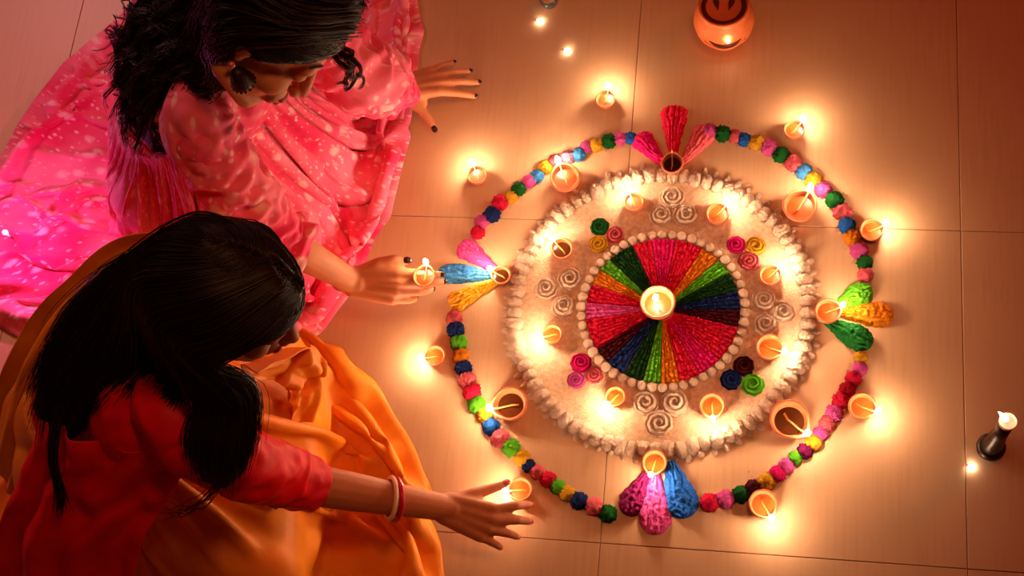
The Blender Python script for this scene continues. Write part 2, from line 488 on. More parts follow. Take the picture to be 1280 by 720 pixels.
MOT = [
 ('fan of three red powder petals behind the unlit dark lamp', (840, 200), [((834, 210), (798, 170), 15, 'magenta', 0), ((841, 200), (843, 134), 18, 'red', 0), ((850, 208), (886, 160), 16, 'salmon', 0)]),
 ('fan of pink, blue and yellow powder petals by the hand holding a lamp', (622, 345), [((626, 342), (576, 306), 15, 'pink', 0), ((622, 345), (548, 341), 14, 'lblue', 1), ((626, 350), (562, 381), 14, 'yellow', 0)]),
 ('fan of light green, orange and dark green powder petals', (1040, 390), [((1040, 388), (1089, 360), 15, 'lgreen', 1), ((1046, 392), (1117, 394), 16, 'orange', 1), ((1030, 400), (1090, 432), 16, 'green', 1)]),
 ('fan of purple, pink and blue powder petals below the white ring', (820, 590), [((814, 586), (782, 644), 16, 'purple', 1), ((818, 586), (819, 669), 19, 'pink', 1), ((838, 576), (857, 648), 20, 'blue', 1)])]
for mi, (lab, c, pets) in enumerate(MOT):
    org = at(*c)
    t = thing('petal_motif', lab, 'rangoli', (org.x, org.y, 0), 'petal fans on the outer circle')
    for k, (p0, p1, w, m_, kd) in enumerate(pets):
        petal(t, org, p0, p1, w, m_, kd, mi * 5 + k)

# ------------------------------------------------------------------ clay lamps
M_FLAME_W = emis('small_flame', (1.0, 0.66, 0.40), 70.0)
def flame_mesh(h, r, lean=(0, 0), m=None):
    prof = [(0.0, 0), (0.45, 0.04), (0.82, 0.14), (1.0, 0.27), (0.92, 0.42), (0.68, 0.6), (0.4, 0.78), (0.16, 0.92), (0.0, 1.0)]
    g = G(); g.lathe([(a * r, z * h) for a, z in prof], 10)
    g.v = [(v[0] + lean[0] * (v[2] / h) ** 1.5, v[1] + lean[1] * (v[2] / h) ** 1.5, v[2]) for v in g.v]
    m_ = g.mesh('flame'); m_.materials.append(m or M_FLAME); return m_
FLAME_S = flame_mesh(0.021, 0.0046)
FLAME_L = flame_mesh(0.025, 0.0052)

def diya(px, py, rpx, fpx, fpy, label, fill='wax', lit=True, z0=0.0, height=0.62, wick='rim', spout=0.12):
    """clay lamp whose rim is seen at (px, py) with radius rpx; the wick points to (fpx, fpy)"""
    R = rpx / 668.0; H = R * height * 1.55
    zr = z0 + H
    c = at(px, py, zr); f = at(fpx, fpy, zr)
    ang = math.atan2(f.y - c.y, f.x - c.x)
    t = thing('clay_lamp', label, 'lamp', (c.x, c.y, z0), 'clay lamps around the rangoli', ang)
    th = R * 0.14
    prof = [(0, 0), (R * .55, 0), (R * .62, H * .05), (R * .78, H * .3), (R * .93, H * .62), (R * .985, H * .9), (R * .98, H * .97), (R * .93, H), (R - th, H * .985), (R - th * 1.15, H * .9),
            (R * .8, H * .6), (R * .6, H * .3), (R * .2, H * .2), (0, H * .2)]
    obj('bowl', G().lathe(prof, 32, spout=spout).mesh('bowl'), M_CLAY, t)
    lv = H * (0.52 if fill == 'wax' else 0.5)
    Rl = R * (0.76 if fill == 'wax' else 0.74)
    V = [(0, 0, lv)]; Fc = []
    for i in range(1, 5):
        for k in range(28):
            a = 2 * math.pi * k / 28; r = Rl * i / 4
            V.append((r * math.cos(a), r * math.sin(a), lv + (0.0005 * noise.noise(Vector((r * 200 * math.cos(a) + px, r * 200 * math.sin(a), 0))) if fill == 'wax' else 0)))
    for k in range(28): Fc.append((0, 1 + k, 1 + (k + 1) % 28))
    for i in range(3):
        for k in range(28):
            Fc.append((1 + i * 28 + k, 1 + (i + 1) * 28 + k, 1 + (i + 1) * 28 + (k + 1) % 28, 1 + i * 28 + (k + 1) % 28))
    obj('wax' if fill == 'wax' else 'oil', mesh('fill', V, Fc), M_WAX if fill == 'wax' else M_OIL, t)
    tip = R * (1.10 if wick == 'rim' else 0.12)
    wr = max(0.0011, R * 0.055)
    top = H * (1.04 if wick == 'rim' else 0.98)
    w = obj('wick', G().chain([(-R * .45, R * .1, lv + wr * .4), (-R * .1, 0, lv + wr * .6), (tip * .6 if wick == 'rim' else tip * .3, 0, lv + wr * 1.2 + (top - lv) * .25), (tip, 0, top), (tip + R * .06, 0, top + 0.002)], [wr, wr, wr, wr * .95, wr * .6], 7).mesh('wick'), M_WICK, t)
    if lit:
        obj('flame', FLAME_L if rpx > 18 else FLAME_S, M_FLAME, t, (tip + R * .06, 0, top + 0.0005))
    return t

D = ZD
diya(822, 377, 21.5, 815, 365, 'large clay lamp burning at the very centre of the colour wheel', z0=0.004, wick='mid', spout=0)
diya(757, 123, 13.5, 761, 109, 'small lit clay lamp above the upper left garland, alone near the top')
diya(596, 218, 13.5, 590, 203, 'small lit clay lamp left of the garland below the flat hand')
diya(706, 221, 19.5, 698, 203, 'large lit clay lamp touching the upper left garland')
diya(792, 252, 13, 786, 240, 'small lit clay lamp on the white ring left of the top rosettes', z0=D)
diya(702, 310, 14.5, 690, 299, 'dark clay lamp beside the green and yellow rosettes', fill='oil', z0=D)
diya(897, 266, 14.5, 908, 256, 'small lit clay lamp right of the top white rosettes', z0=D)
diya(993, 161, 13.5, 1006, 148, 'small lit clay lamp outside the upper right garland')
diya(1000, 256, 21, 1013, 236, 'large lit clay lamp inside the upper right garland')
diya(1090, 286, 14.5, 1106, 281, 'small lit clay lamp right of the garland above the green petals')
diya(963, 343, 13.5, 975, 333, 'small lit clay lamp between the salmon rosette and the right rosettes', z0=D)
diya(1035, 388, 15.5, 1049, 384, 'lit clay lamp at the root of the green and orange petals', z0=0.008)
diya(962, 433, 16, 975, 438, 'lit clay lamp below the right white rosettes', z0=D)
diya(690, 417, 12.5, 679, 421, 'small lit clay lamp under the left white rosettes', z0=D)
diya(769, 495, 12.5, 761, 505, 'small lit clay lamp left of the bottom white rosettes', z0=D)
diya(890, 506, 15, 891, 522, 'lit clay lamp right of the bottom white rosettes', z0=D)
diya(637, 504, 21, 615, 511, 'large clay lamp with dark oil at the lower left of the white ring', fill='oil', spout=.2)
diya(987, 523, 23, 1003, 538, 'largest clay lamp with dark oil at the lower right of the white ring', fill='oil', spout=.2)
diya(1078, 507, 16, 1092, 513, 'lit clay lamp right of the crimson stretch of garland')
diya(954, 629, 16.5, 962, 643, 'lit clay lamp below the lower right garland')
diya(818, 577, 14.5, 815, 590, 'lit clay lamp at the root of the purple and blue petals', z0=0.006)
diya(650, 611, 14.5, 637, 613, 'lit clay lamp sheltered by the cupped hand')
diya(543, 444, 13.5, 527, 448, 'small lit clay lamp farthest left, below the hand holding a lamp')
diya(626, 343, 12.5, 614, 338, 'small dark clay lamp at the root of the pink and blue petals', fill='oil', z0=0.006)
diya(840, 203, 14.5, 840, 190, 'unlit dark clay lamp at the root of the red petals', fill='oil', lit=False, z0=0.006)
# ------------------------------------------------------------------ people: tools
M_SKIN1 = mat('skin_warm', (206, 132, 92), 0.5, 0.07, 40, 0.08, 500, spec=0.35, sss=0.12)
M_SKIN2 = mat('skin_tan', (190, 116, 78), 0.5, 0.07, 40, 0.08, 500, spec=0.35, sss=0.12)
M_HAIR = mat('dark_hair', (30, 15, 10), 0.46, 0.3, 30, spec=0.32)
M_NAIL_D = mat('dark_nail_polish', (40, 14, 18), 0.2, 0.1, coat=0.5)
M_NAIL_P = mat('pink_nail', (196, 70, 90), 0.25, 0.1, coat=0.4)
M_LIP = mat('lips', (176, 62, 58), 0.4, 0.1)
M_RED = mat('red_satin', (220, 6, 24), 0.5, 0.16, 25, 0.12, 600, spec=0.18)
M_ORANGE = mat('orange_silk', (222, 116, 12), 0.5, 0.14, 14, 0.1, 700, spec=0.3, coords='UV', rgb2=(236, 144, 30))
M_BANGLE_R = mat('red_bangle', (190, 16, 36), 0.25, 0.1, coat=0.6)
M_BANGLE_W = mat('cream_bangle', (240, 205, 185), 0.3, 0.1, coat=0.4)
M_METAL = mat('dark_oxidised_metal', (58, 42, 38), 0.35, 0.3, 120, 0.4, 400, metal=0.8)
M_ROSEGEM = mat('rose_metal', (214, 122, 104), 0.3, 0.3, 200, 0.3, 500, metal=0.6)

def pink_fabric():
    m = bpy.data.materials.new('pink_spotted_cotton'); m.use_nodes = True
    nt = m.node_tree; n = nt.nodes; L = nt.links; b = n['Principled BSDF']
    tc = n.new('ShaderNodeTexCoord')
    def spots(scale, lo, hi, rnd):
        nz = n.new('ShaderNodeTexNoise'); nz.inputs['Scale'].default_value = 40
        L.new(tc.outputs['UV'], nz.inputs['Vector'])
        mxv = n.new('ShaderNodeMixRGB'); mxv.inputs['Fac'].default_value = 0.015
        L.new(tc.outputs['UV'], mxv.inputs['Color1']); L.new(nz.outputs['Color'], mxv.inputs['Color2'])
        v = n.new('ShaderNodeTexVoronoi'); v.inputs['Scale'].default_value = scale; v.inputs['Randomness'].default_value = rnd
        L.new(mxv.outputs[0], v.inputs['Vector'])
        r = n.new('ShaderNodeValToRGB'); r.color_ramp.elements[0].position = lo; r.color_ramp.elements[1].position = hi
        r.color_ramp.elements[0].color = (1, 1, 1, 1); r.color_ramp.elements[1].color = (0, 0, 0, 1)
        L.new(v.outputs['Distance'], r.inputs['Fac']); return r
    s1 = spots(22, 0.16, 0.34, 0.95); s2 = spots(58, 0.14, 0.30, 1.0)
    big = n.new('ShaderNodeTexNoise'); big.inputs['Scale'].default_value = 5; big.inputs['Detail'].default_value = 3
    L.new(tc.outputs['UV'], big.inputs['Vector'])
    r3 = n.new('ShaderNodeValToRGB'); r3.color_ramp.elements[0].position = .38; r3.color_ramp.elements[1].position = .66
    r3.color_ramp.elements[0].color = (*lin((234, 36, 104)), 1); r3.color_ramp.elements[1].color = (*lin((252, 132, 164)), 1)
    L.new(big.outputs['Fac'], r3.inputs['Fac'])
    mx = n.new('ShaderNodeMath'); mx.operation = 'MAXIMUM'
    L.new(s1.outputs[0], mx.inputs[0]); L.new(s2.outputs[0], mx.inputs[1])
    ml = n.new('ShaderNodeMath'); ml.operation = 'MULTIPLY'; ml.inputs[1].default_value = 0.75
    L.new(mx.outputs[0], ml.inputs[0])
    c = n.new('ShaderNodeMixRGB'); c.inputs['Color2'].default_value = (*lin((255, 206, 210)), 1)
    L.new(ml.outputs[0], c.inputs['Fac']); L.new(r3.outputs[0], c.inputs['Color1'])
    L.new(c.outputs[0], b.inputs['Base Color'])
    b.inputs['Roughness'].default_value = 0.7; b.inputs['Sheen Weight'].default_value = 0.15
    b.inputs['Specular IOR Level'].default_value = 0.2
    nb = n.new('ShaderNodeTexNoise'); nb.inputs['Scale'].default_value = 55; nb.inputs['Detail'].default_value = 5
    L.new(tc.outputs['UV'], nb.inputs['Vector'])
    bp = n.new('ShaderNodeBump'); bp.inputs['Strength'].default_value = 0.35; bp.inputs['Distance'].default_value = 0.006
    L.new(nb.outputs['Fac'], bp.inputs['Height']); L.new(bp.outputs['Normal'], b.inputs['Normal'])
    return m
M_PINK = pink_fabric()

def set_uv(me, uv):
    """uv: per-vertex array"""
    lay = me.uv_layers.new(name='UVMap')
    idx = np.empty(len(me.loops), dtype=np.int32); me.loops.foreach_get('vertex_index', idx)
    lay.data.foreach_set('uv', np.asarray(uv, dtype=np.float32)[idx].ravel())
    return me

def box_uv(me):
    """metric uv from position for wrapped cloth that is not a grid"""
    co = np.empty(len(me.vertices) * 3); me.vertices.foreach_get('co', co); co = co.reshape(-1, 3)
    uv = np.c_[co[:, 0] + 0.6 * co[:, 2], co[:, 1] + 0.5 * co[:, 2] - .3 * co[:, 0]]
    return set_uv(me, uv)

def pbd(P, rest_r, rest_t, closed, pin, caps, steps=160, iters=8, grav=-3.0, thick=0.006, bend=0.25, anchor=None, akey=0.0, seed=1, jitter=0.004):
    """small position-based cloth on an (nr, nt) grid. caps: (a, ra, b, rb) body capsules"""
    rng = np.random.RandomState(seed)
    nr, nt, _ = P.shape
    P = P + rng.normal(0, jitter, P.shape) * (~pin)[..., None]
    prev = P.copy(); w = (~pin).astype(float)
    dt = 1 / 60.0
    diag = 0.5 * (np.sqrt(rest_r[:, :] ** 2 + (0.5 * (rest_t[:-1] + rest_t[1:])) ** 2)) * 2
    def solve(ia, ja, ib, jb, rest, k):
        a = P[ia, ja]; b = P[ib, jb]; d = b - a
        L = np.sqrt((d * d).sum(-1)) + 1e-9
        wa = w[ia, ja]; wb = w[ib, jb]; ws = wa + wb + 1e-9
        c = (k * (L - rest) / L / ws)[..., None] * d
        P[ia, ja] += c * wa[..., None]; P[ib, jb] -= c * wb[..., None]
    I, J = np.meshgrid(np.arange(nr), np.arange(nt), indexing='ij')
    batches = []
    for o in (0, 1):
        i = np.arange(o, nr - 1, 2); ii, jj = np.meshgrid(i, np.arange(nt), indexing='ij')
        batches.append((ii, jj, ii + 1, jj, rest_r[ii, jj], 0.9))
        lim = nt if closed else nt - 1
        j = np.arange(o, lim, 2); ii, jj = np.meshgrid(np.arange(nr), j, indexing='ij')
        batches.append((ii, jj, ii, (jj + 1) % nt, rest_t[ii, jj], 0.9))
        i = np.arange(o, nr - 1, 2)
        lim = nt if closed else nt - 1
        ii, jj = np.meshgrid(i, np.arange(lim), indexing='ij')
        batches.append((ii, jj, ii + 1, (jj + 1) % nt, diag[ii, jj], 0.35))
        batches.append((ii + 1, jj, ii, (jj + 1) % nt, diag[ii, jj], 0.35))
    bb = []
    for o in range(4):
        i = np.arange(o, nr - 2, 4); ii, jj = np.meshgrid(i, np.arange(nt), indexing='ij')
        if len(i): bb.append((ii, jj, ii + 2, jj, rest_r[ii, jj] + rest_r[ii + 1, jj], bend))
        lim = nt if closed else nt - 2
        j = np.arange(o, lim, 4); ii, jj = np.meshgrid(np.arange(nr), j, indexing='ij')
        if len(j): bb.append((ii, jj, ii, (jj + 2) % nt, rest_t[ii, jj] + rest_t[ii, (jj + 1) % nt], bend))
    caps = [(np.array(a, float), ra + thick, np.array(b, float), rb + thick) for a, ra, b, rb in caps]
    for s in range(steps):
        damp = 0.93 if s < steps * .6 else 0.8
        vel = (P - prev) * damp
        prev = P.copy()
        P += vel * w[..., None]; P[..., 2] += grav * dt * dt * w
        if anchor is not None:
            P += (anchor - P) * (akey * w)[..., None]
        for it in range(iters):
            for b in batches: solve(*b)
            if bend and it % 2 == 0:
                for b in bb: solve(*b)
        for a, ra, b, rb in caps:
            ab = b - a; t = np.clip(((P - a) @ ab) / (ab @ ab + 1e-12), 0, 1)
            c = a + t[..., None] * ab; r = ra + (rb - ra) * t
            d = P - c; L = np.sqrt((d * d).sum(-1)) + 1e-9
            m = (L < r) & (w > 0)
            P[m] = c[m] + d[m] / L[m][:, None] * r[m][:, None]
            prev[m] = prev[m] * .5 + P[m] * .5
        lo = P[..., 2] < 0.004
        P[..., 2] = np.where(lo & (w > 0), 0.004, P[..., 2])
        prev[lo] = prev[lo] * .4 + P[lo] * .6
    return P

def grid_mesh(name, P, closed, uv=None, thick=0.0014):
    nr, nt, _ = P.shape
    Fc = []
    lim = nt if closed else nt - 1
    for i in range(nr - 1):
        for k in range(lim):
            Fc.append((i * nt + k, (i + 1) * nt + k, (i + 1) * nt + (k + 1) % nt, i * nt + (k + 1) % nt))
    me = mesh(name, P.reshape(-1, 3), Fc)
    if uv is not None: set_uv(me, uv.reshape(-1, 2))
    return applied(name, me, [('SUBSURF', dict(levels=1, render_levels=1)), ('SOLIDIFY', dict(thickness=thick, offset=-1))])

def smooth_closed(pts, n):
    """closed Catmull-Rom through pts resampled to n points evenly by length"""
    pts = [Vector(p) for p in pts]; out = []; m = len(pts)
    for i in range(m):
        p0, p1, p2, p3 = pts[i - 1], pts[i], pts[(i + 1) % m], pts[(i + 2) % m]
        for k in range(24):
            t = k / 24
            out.append(0.5 * ((2 * p1) + (p2 - p0) * t + (2 * p0 - 5 * p1 + 4 * p2 - p3) * t * t + (-p0 + 3 * p1 - 3 * p2 + p3) * t ** 3))
    A = np.array(out); A = np.vstack([A, A[:1]])
    L = np.r_[0, np.cumsum(np.linalg.norm(np.diff(A, axis=0), axis=1))]
    s = np.linspace(0, L[-1], n, endpoint=False)
    return np.c_[[np.interp(s, L, A[:, k]) for k in range(3)]].T

def spline(pts, n):
    """open Catmull-Rom polyline"""
    pts = [Vector(p) for p in pts]; m = len(pts); out = []
    for k in range(n):
        u = k / (n - 1) * (m - 1); i = min(int(u), m - 2); t = u - i
        p1, p2 = pts[i], pts[i + 1]
        p0 = pts[i - 1] if i > 0 else p1 * 2 - p2
        p3 = pts[i + 2] if i + 2 < m else p2 * 2 - p1
        out.append(0.5 * ((2 * p1) + (p2 - p0) * t + (2 * p0 - 5 * p1 + 4 * p2 - p3) * t * t + (-p0 + 3 * p1 - 3 * p2 + p3) * t ** 3))
    return out

def skirt(name, hem, waist_c, waist_r, waist_n, caps, nt=260, nr=56, full=1.25, rad=1.06, lift=0.16, power=0.8, steps=150, seed=3, akey=0.012, bend=0.2, grav=-3.0, iters=7):
    """gathered skirt from a waist ring to a hem curve lying on the floor"""
    H = smooth_closed(hem, nt)
    wc = np.array(waist_c); n_ = Vector(waist_n).normalized()
    u = Vector((1, 0, 0)); u = (u - n_ * u.dot(n_)).normalized(); v = n_.cross(u)
    ang = np.arctan2(H[:, 1] - wc[1], H[:, 0] - wc[0])
    W = wc + waist_r * (np.cos(ang)[:, None] * np.array(u) + np.sin(ang)[:, None] * np.array(v))
    P = np.zeros((nr, nt, 3))
    for i in range(nr):
        t = i / (nr - 1)
        P[i] = W * (1 - t) + H * t
        P[i, :, 2] = W[:, 2] * (1 - t) ** power + H[:, 2] * t + lift * math.sin(math.pi * t) * 0.6
    dr = np.linalg.norm(np.diff(P, axis=0), axis=2) * rad
    dtn = np.linalg.norm(np.roll(P, -1, axis=1) - P, axis=2)
    hem_d = dtn[-1].mean()
    rest_t = np.zeros((nr, nt))
    for i in range(nr):
        t = i / (nr - 1)
        fu = full + (1.03 - full) * t ** 4
        rest_t[i] = np.maximum(dtn[i] * fu, hem_d * fu * (0.42 + 0.58 * t))
    pin = np.zeros((nr, nt), bool); pin[0] = True
    anchor = P.copy()
    ak = np.zeros((nr, nt)); ak[-1] = akey * 10; ak[-6:-1] = akey
    # gathered start: ripples
    for i in range(1, nr - 1):
        t = i / (nr - 1)
        ph = np.arange(nt) / nt * 2 * math.pi
        rip = np.sin(ph * 31 + 1.5 * np.sin(3 * ph) + seed) * 0.6 + np.sin(ph * 19 + 2 * t + seed * 2) * 0.5
        P[i, :, 2] += 0.014 * rip * math.sin(math.pi * min(1, t * 1.05)) ** .5
    Q = pbd(P, dr, rest_t, True, pin, caps, steps=steps, iters=iters, grav=grav, anchor=anchor, akey=ak, seed=seed, bend=bend)
    uvx = np.cumsum(np.full((nr, nt), hem_d * full), axis=1)
    uvy = np.repeat((np.arange(nr) * dr.mean())[:, None], nt, 1)
    return grid_mesh(name, Q, True, np.stack([uvx, uvy], -1))

def sleeve(name, path, radii, n=44, m=110, wr=0.09, wf=26.0, seed=0, flare=None):
    """cloth tube with bunched cross folds along an arm"""
    pts = spline(path, m); V = np.zeros((m, n, 3))
    L = [0]
    for i in range(1, m): L.append(L[-1] + (pts[i] - pts[i - 1]).length)
    u = (pts[1] - pts[0]).orthogonal().normalized()
    rs = np.interp(np.linspace(0, 1, m), np.linspace(0, 1, len(radii)), radii)
    for i, p in enumerate(pts):
        d = (pts[min(i + 1, m - 1)] - pts[max(i - 1, 0)]).normalized()
        u = (u - d * u.dot(d)).normalized(); w = d.cross(u)
        for k in range(n):
            a = 2 * math.pi * k / n
            q = Vector((math.cos(a) * 1.3, math.sin(a) * 1.3, L[i] * wf + 0.8 * math.sin(a + seed)))
            f = ridged(q + Vector((seed * 5.1, 0, seed)), 1.0) - 0.78
            f2 = noise.noise(Vector((math.cos(a) * 3, math.sin(a) * 3, L[i] * wf * 2 + seed)))
            r = rs[i] * (1 + wr * 2.6 * f + wr * 0.5 * f2)
            if flare and i > m - flare[0]:
                t = (i - (m - flare[0])) / flare[0]
                r *= 1 + flare[1] * t + flare[2] * t * math.sin(a * flare[3] + seed)
            V[i, k] = p + (u * math.cos(a) + w * math.sin(a)) * r
    uv = np.stack(np.meshgrid(np.array(L), np.linspace(0, 2 * math.pi * np.mean(radii), n), indexing='ij'), -1)
    return grid_mesh(name, V, True, uv)

def body_mesh(name, g, voxel=0.0032, smooth=3):
    me = g.mesh(name)
    return applied(name, me, [('REMESH', dict(mode='VOXEL', voxel_size=voxel)), ('SMOOTH', dict(factor=0.5, iterations=smooth))])

def frame(x, z):
    """3x3 with columns: x, thumb-side, back-of-hand (right hand: y = z cross x)"""
    x = Vector(x).normalized(); z = Vector(z); z = (z - x * z.dot(x)).normalized()
    return x, z

def hand(g, wrist, fwd, back, right=True, scale=1.0, curls=None, spread=(14, 5, -4, -13), thumb=None, sc_r=1.1):
    """adds palm, four fingers and a thumb; returns nail placements.
    curls: per finger (mcp, pip, dip) degrees; thumb: list of 3 local points (forward, thumbward, up)"""
    x, z = frame(fwd, back)
    y = z.cross(x) if right else x.cross(z)
    w = Vector(wrist); S = scale
    def P(a, b, c): return w + (x * a + y * b + z * c) * S
    kn = [(0.088, 0.027, 0.002), (0.092, 0.008, 0.004), (0.087, -0.011, 0.002), (0.079, -0.029, -0.002)]
    ln = [(0.040, 0.024, 0.020), (0.045, 0.027, 0.021), (0.041, 0.026, 0.020), (0.032, 0.020, 0.018)]
    rd = [(0.0098, 0.0084, 0.0075, 0.0062), (0.0100, 0.0086, 0.0077, 0.0063), (0.0095, 0.0081, 0.0073, 0.0060), (0.0085, 0.0072, 0.0066, 0.0055)]
    nails = []
    g.cap(P(-.02, 0, 0), .0235 * S, P(0.012, 0, 0), .0225 * S)
    for i in range(4):
        k = kn[i]
        g.cap(P(0.0, k[1] * .55, 0.0), .0165 * S, P(*k), .0118 * S)
        if i < 3:
            k2 = kn[i + 1]
            g.cap(P((k[0] + k2[0]) * .5 - .018, (k[1] + k2[1]) * .5, -.003), .0125 * S, P((k[0] + k2[0]) * .25 + .01, (k[1] + k2[1]) * .4, -.003), .015 * S)
        c = curls[i] if curls else (10, 12, 8)
        sp = math.radians(spread[i])
        p = P(*k); ang = 0.0
        for s in range(3):
            ang += math.radians(c[s])
            d = (x * math.cos(sp) + y * math.sin(sp)) * math.cos(ang) - z * math.sin(ang)
            q_ = p + d * ln[i][s] * S
            g.cap(p, rd[i][s] * S * sc_r, q_, rd[i][s + 1] * S * sc_r)
            up = (x * math.cos(sp) + y * math.sin(sp)) * math.sin(ang) + z * math.cos(ang)
            p = q_
        nails.append((p + up * rd[i][3] * S * .62 + d * .001 * S, d, up, rd[i][3] * S))
    t = thumb or [(0.045, 0.042, -.006), (0.072, 0.060, -.008), (0.094, 0.066, -.010)]
    b0 = (0.012, 0.016, -.004)
    g.cap(P(*b0), .0165 * S, P(*t[0]), .0128 * S)
    g.cap(P(0.02, 0.01, -.002), .015 * S, P(t[0][0] + .008, t[0][1] - .012, t[0][2]), .0115 * S)
    g.cap(P(*t[0]), .0118 * S, P(*t[1]), .0100 * S)
    g.cap(P(*t[1]), .0100 * S, P(*t[2]), .0078 * S)
    d = (P(*t[2]) - P(*t[1])).normalized()
    up = z + y * 0.35 - x * .1; up = (up - d * up.dot(d)).normalized()
    nails.append((P(*t[2]) + up * .0078 * S * .68 + d * .002 * S, d, up, .0082 * S))
    return nails

def nail_mesh(p, d, up, r):
    s = d.cross(up).normalized()
    M = Matrix((( d.x, s.x, up.x, p.x), (d.y, s.y, up.y, p.y), (d.z, s.z, up.z, p.z), (0, 0, 0, 1)))
    g = G(); g.ell((0, 0, 0), (r * 1.15, r * .82, r * .5), M, 12, 8)
    return g.mesh('nail')

def head_matrix(c, F, U, s=1.0):
    F = Vector(F).normalized(); U = Vector(U); U = (U - F * U.dot(F)).normalized(); R_ = F.cross(U)
    c = Vector(c)
    return Matrix(((R_.x * s, F.x * s, U.x * s, c.x), (R_.y * s, F.y * s, U.y * s, c.y), (R_.z * s, F.z * s, U.z * s, c.z), (0, 0, 0, 1)))

def head(g, M):
    E = lambda c, r: g.ell(c, r, M, 28, 18)
    s = M.to_scale().x
    C = lambda a, ra, b, rb: g.cap(a, ra * s, b, rb * s, M)
    E((0, -.012, .022), (.074, .093, .086))
    E((0, .036, .030), (.062, .050, .055))
    E((0, .026, -.042), (.057, .058, .074))
    E((0, .055, -.096), (.030, .028, .024))
    C((-.05, .0, -.075), .018, (-.016, .062, -.104), .015); C((.05, .0, -.075), .018, (.016, .062, -.104), .015)
    for q_ in (-1, 1):
        E((q_ * .037, .055, -.036), (.025, .025, .026))
        E((q_ * .031, .073, -.004), (.017, .0125, .0115))
        E((q_ * .0115, .096, -.042), (.008, .009, .0075))
        E((q_ * .073, -.008, -.012), (.006, .014, .024))
        E((q_ * .073, -.004, -.034), (.005, .006, .008))
    C((-.040, .072, .014), .012, (0, .083, .012), .011); C((.040, .072, .014), .012, (0, .083, .012), .011)
    C((0, .084, .006), .0085, (0, .106, -.036), .0098)
    E((0, .107, -.037), (.0105, .0095, .009))
    E((0, .080, -.068), (.028, .016, .020))
    E((0, .092, -.064), (.021, .009, .0055)); E((0, .090, -.074), (.018, .009, .0062))

def face_parts(parent, M, brow=True):
    s = M.to_scale().x
    def lp(p): return M @ Vector(p)
    for q_ in (-1, 1):
        pts = [lp((q_ * (.012 + .040 * t), 0.0885 - .004 * t - .014 * t * t, .020 + .008 * math.sin(t * 2.6))) for t in np.linspace(0, 1, 9)]
        obj('eyebrow', G().chain(pts, [.0013 * s + .0010 * s * math.sin(3.1 * i / 8) for i in range(9)], 6).mesh('eyebrow'), M_HAIR, parent)
        pts = [lp((q_ * (.016 + .030 * t), .0835 - .004 * t - .007 * t * t, -.008 - .005 * math.sin(t * 3.1))) for t in np.linspace(0, 1, 9)]
        obj('eyelashes', G().chain(pts, [.0011 * s] * 9, 6).mesh('eyelashes'), M_HAIR, parent)
    g = G(); g.ell((0, .0935, -.064), (.0215, .0085, .0052), M, 18, 10); g.ell((0, .0915, -.0745), (.018, .009, .0062), M, 18, 10)
    obj('lips', g.mesh('lips'), M_LIP, parent)

def cap_point(d, grow):
    d = Vector(d).normalized()
    return Vector((.0815 * grow * d.x, -.012 + .1015 * grow * d.y, .024 + .0935 * grow * d.z))

def hair_cap(M, slope=1.14, base=-.02, grow=1.0):
    """close-lying hair over the skull, open at the face"""
    V = []; Fc = []; n, m = 96, 40
    for k in range(n):
        a = 2 * math.pi * k / n; tl = 2.6
        for q_ in range(261):
            t = q_ * .01
            p = cap_point((math.sin(t) * math.cos(a), math.sin(t) * math.sin(a), math.cos(t)), grow)
            if p.z < base + slope * p.y: tl = t; break
        for i in range(m + 1):
            t = tl * i / m
            p = cap_point((math.sin(t) * math.cos(a), math.sin(t) * math.sin(a), math.cos(t)), grow)
            p *= 1 + 0.012 * noise.noise(Vector((p.x * 20, p.y * 120, p.z * 20)))
            if i == m: p *= .965
            V.append(M @ p)
    m1 = m + 1
    for k in range(n):
        for i in range(m):
            Fc.append((k * m1 + i, k * m1 + i + 1, ((k + 1) % n) * m1 + i + 1, ((k + 1) % n) * m1 + i))
    return V, Fc

def cap_strands(g, M, n, grow, slope=1.14, base=-.02, rad=.0008, seed=0, back=.25):
    """combed strands lying on the skull from the parting to the back"""
    rng = random.Random(seed)
    for s in range(n):
        y0 = rng.uniform(-.5, .86); sd = rng.choice((-1, 1))
        a = Vector((rng.gauss(0, .04) + sd * .04, y0, math.sqrt(max(.05, 1 - y0 * y0)))).normalized()
        e = Vector((sd * rng.uniform(.5, 1), y0 * .35 - back - rng.uniform(0, .5), -rng.uniform(.1, .75))).normalized()
        if s % 5 < 3:
            az = rng.uniform(.25, 2.89); tl = 1.2
            for q_ in range(20, 200):
                p = cap_point((math.sin(q_ * .01) * math.cos(az), math.sin(q_ * .01) * math.sin(az), math.cos(q_ * .01)), grow)
                if p.z < base + slope * p.y + .001: tl = q_ * .01 - .02; break
            a = Vector((math.sin(tl) * math.cos(az), math.sin(tl) * math.sin(az), math.cos(tl)))
            sd = 1 if a.x + rng.gauss(0, .15) > 0 else -1
            e = Vector((sd * rng.uniform(.45, .95), -rng.uniform(.45, .8), rng.uniform(-.5, .35))).normalized()
        gr = grow * rng.uniform(1.0, 1.035); pts = []
        for k in range(15):
            t = k / 14; d = a.slerp(e, t)
            p = cap_point(d, gr)
            if p.z < base + slope * p.y - .004: break
            pts.append(M @ p)
        if len(pts) > 3: g.chain(pts, rad * rng.uniform(.7, 1.3), 3)

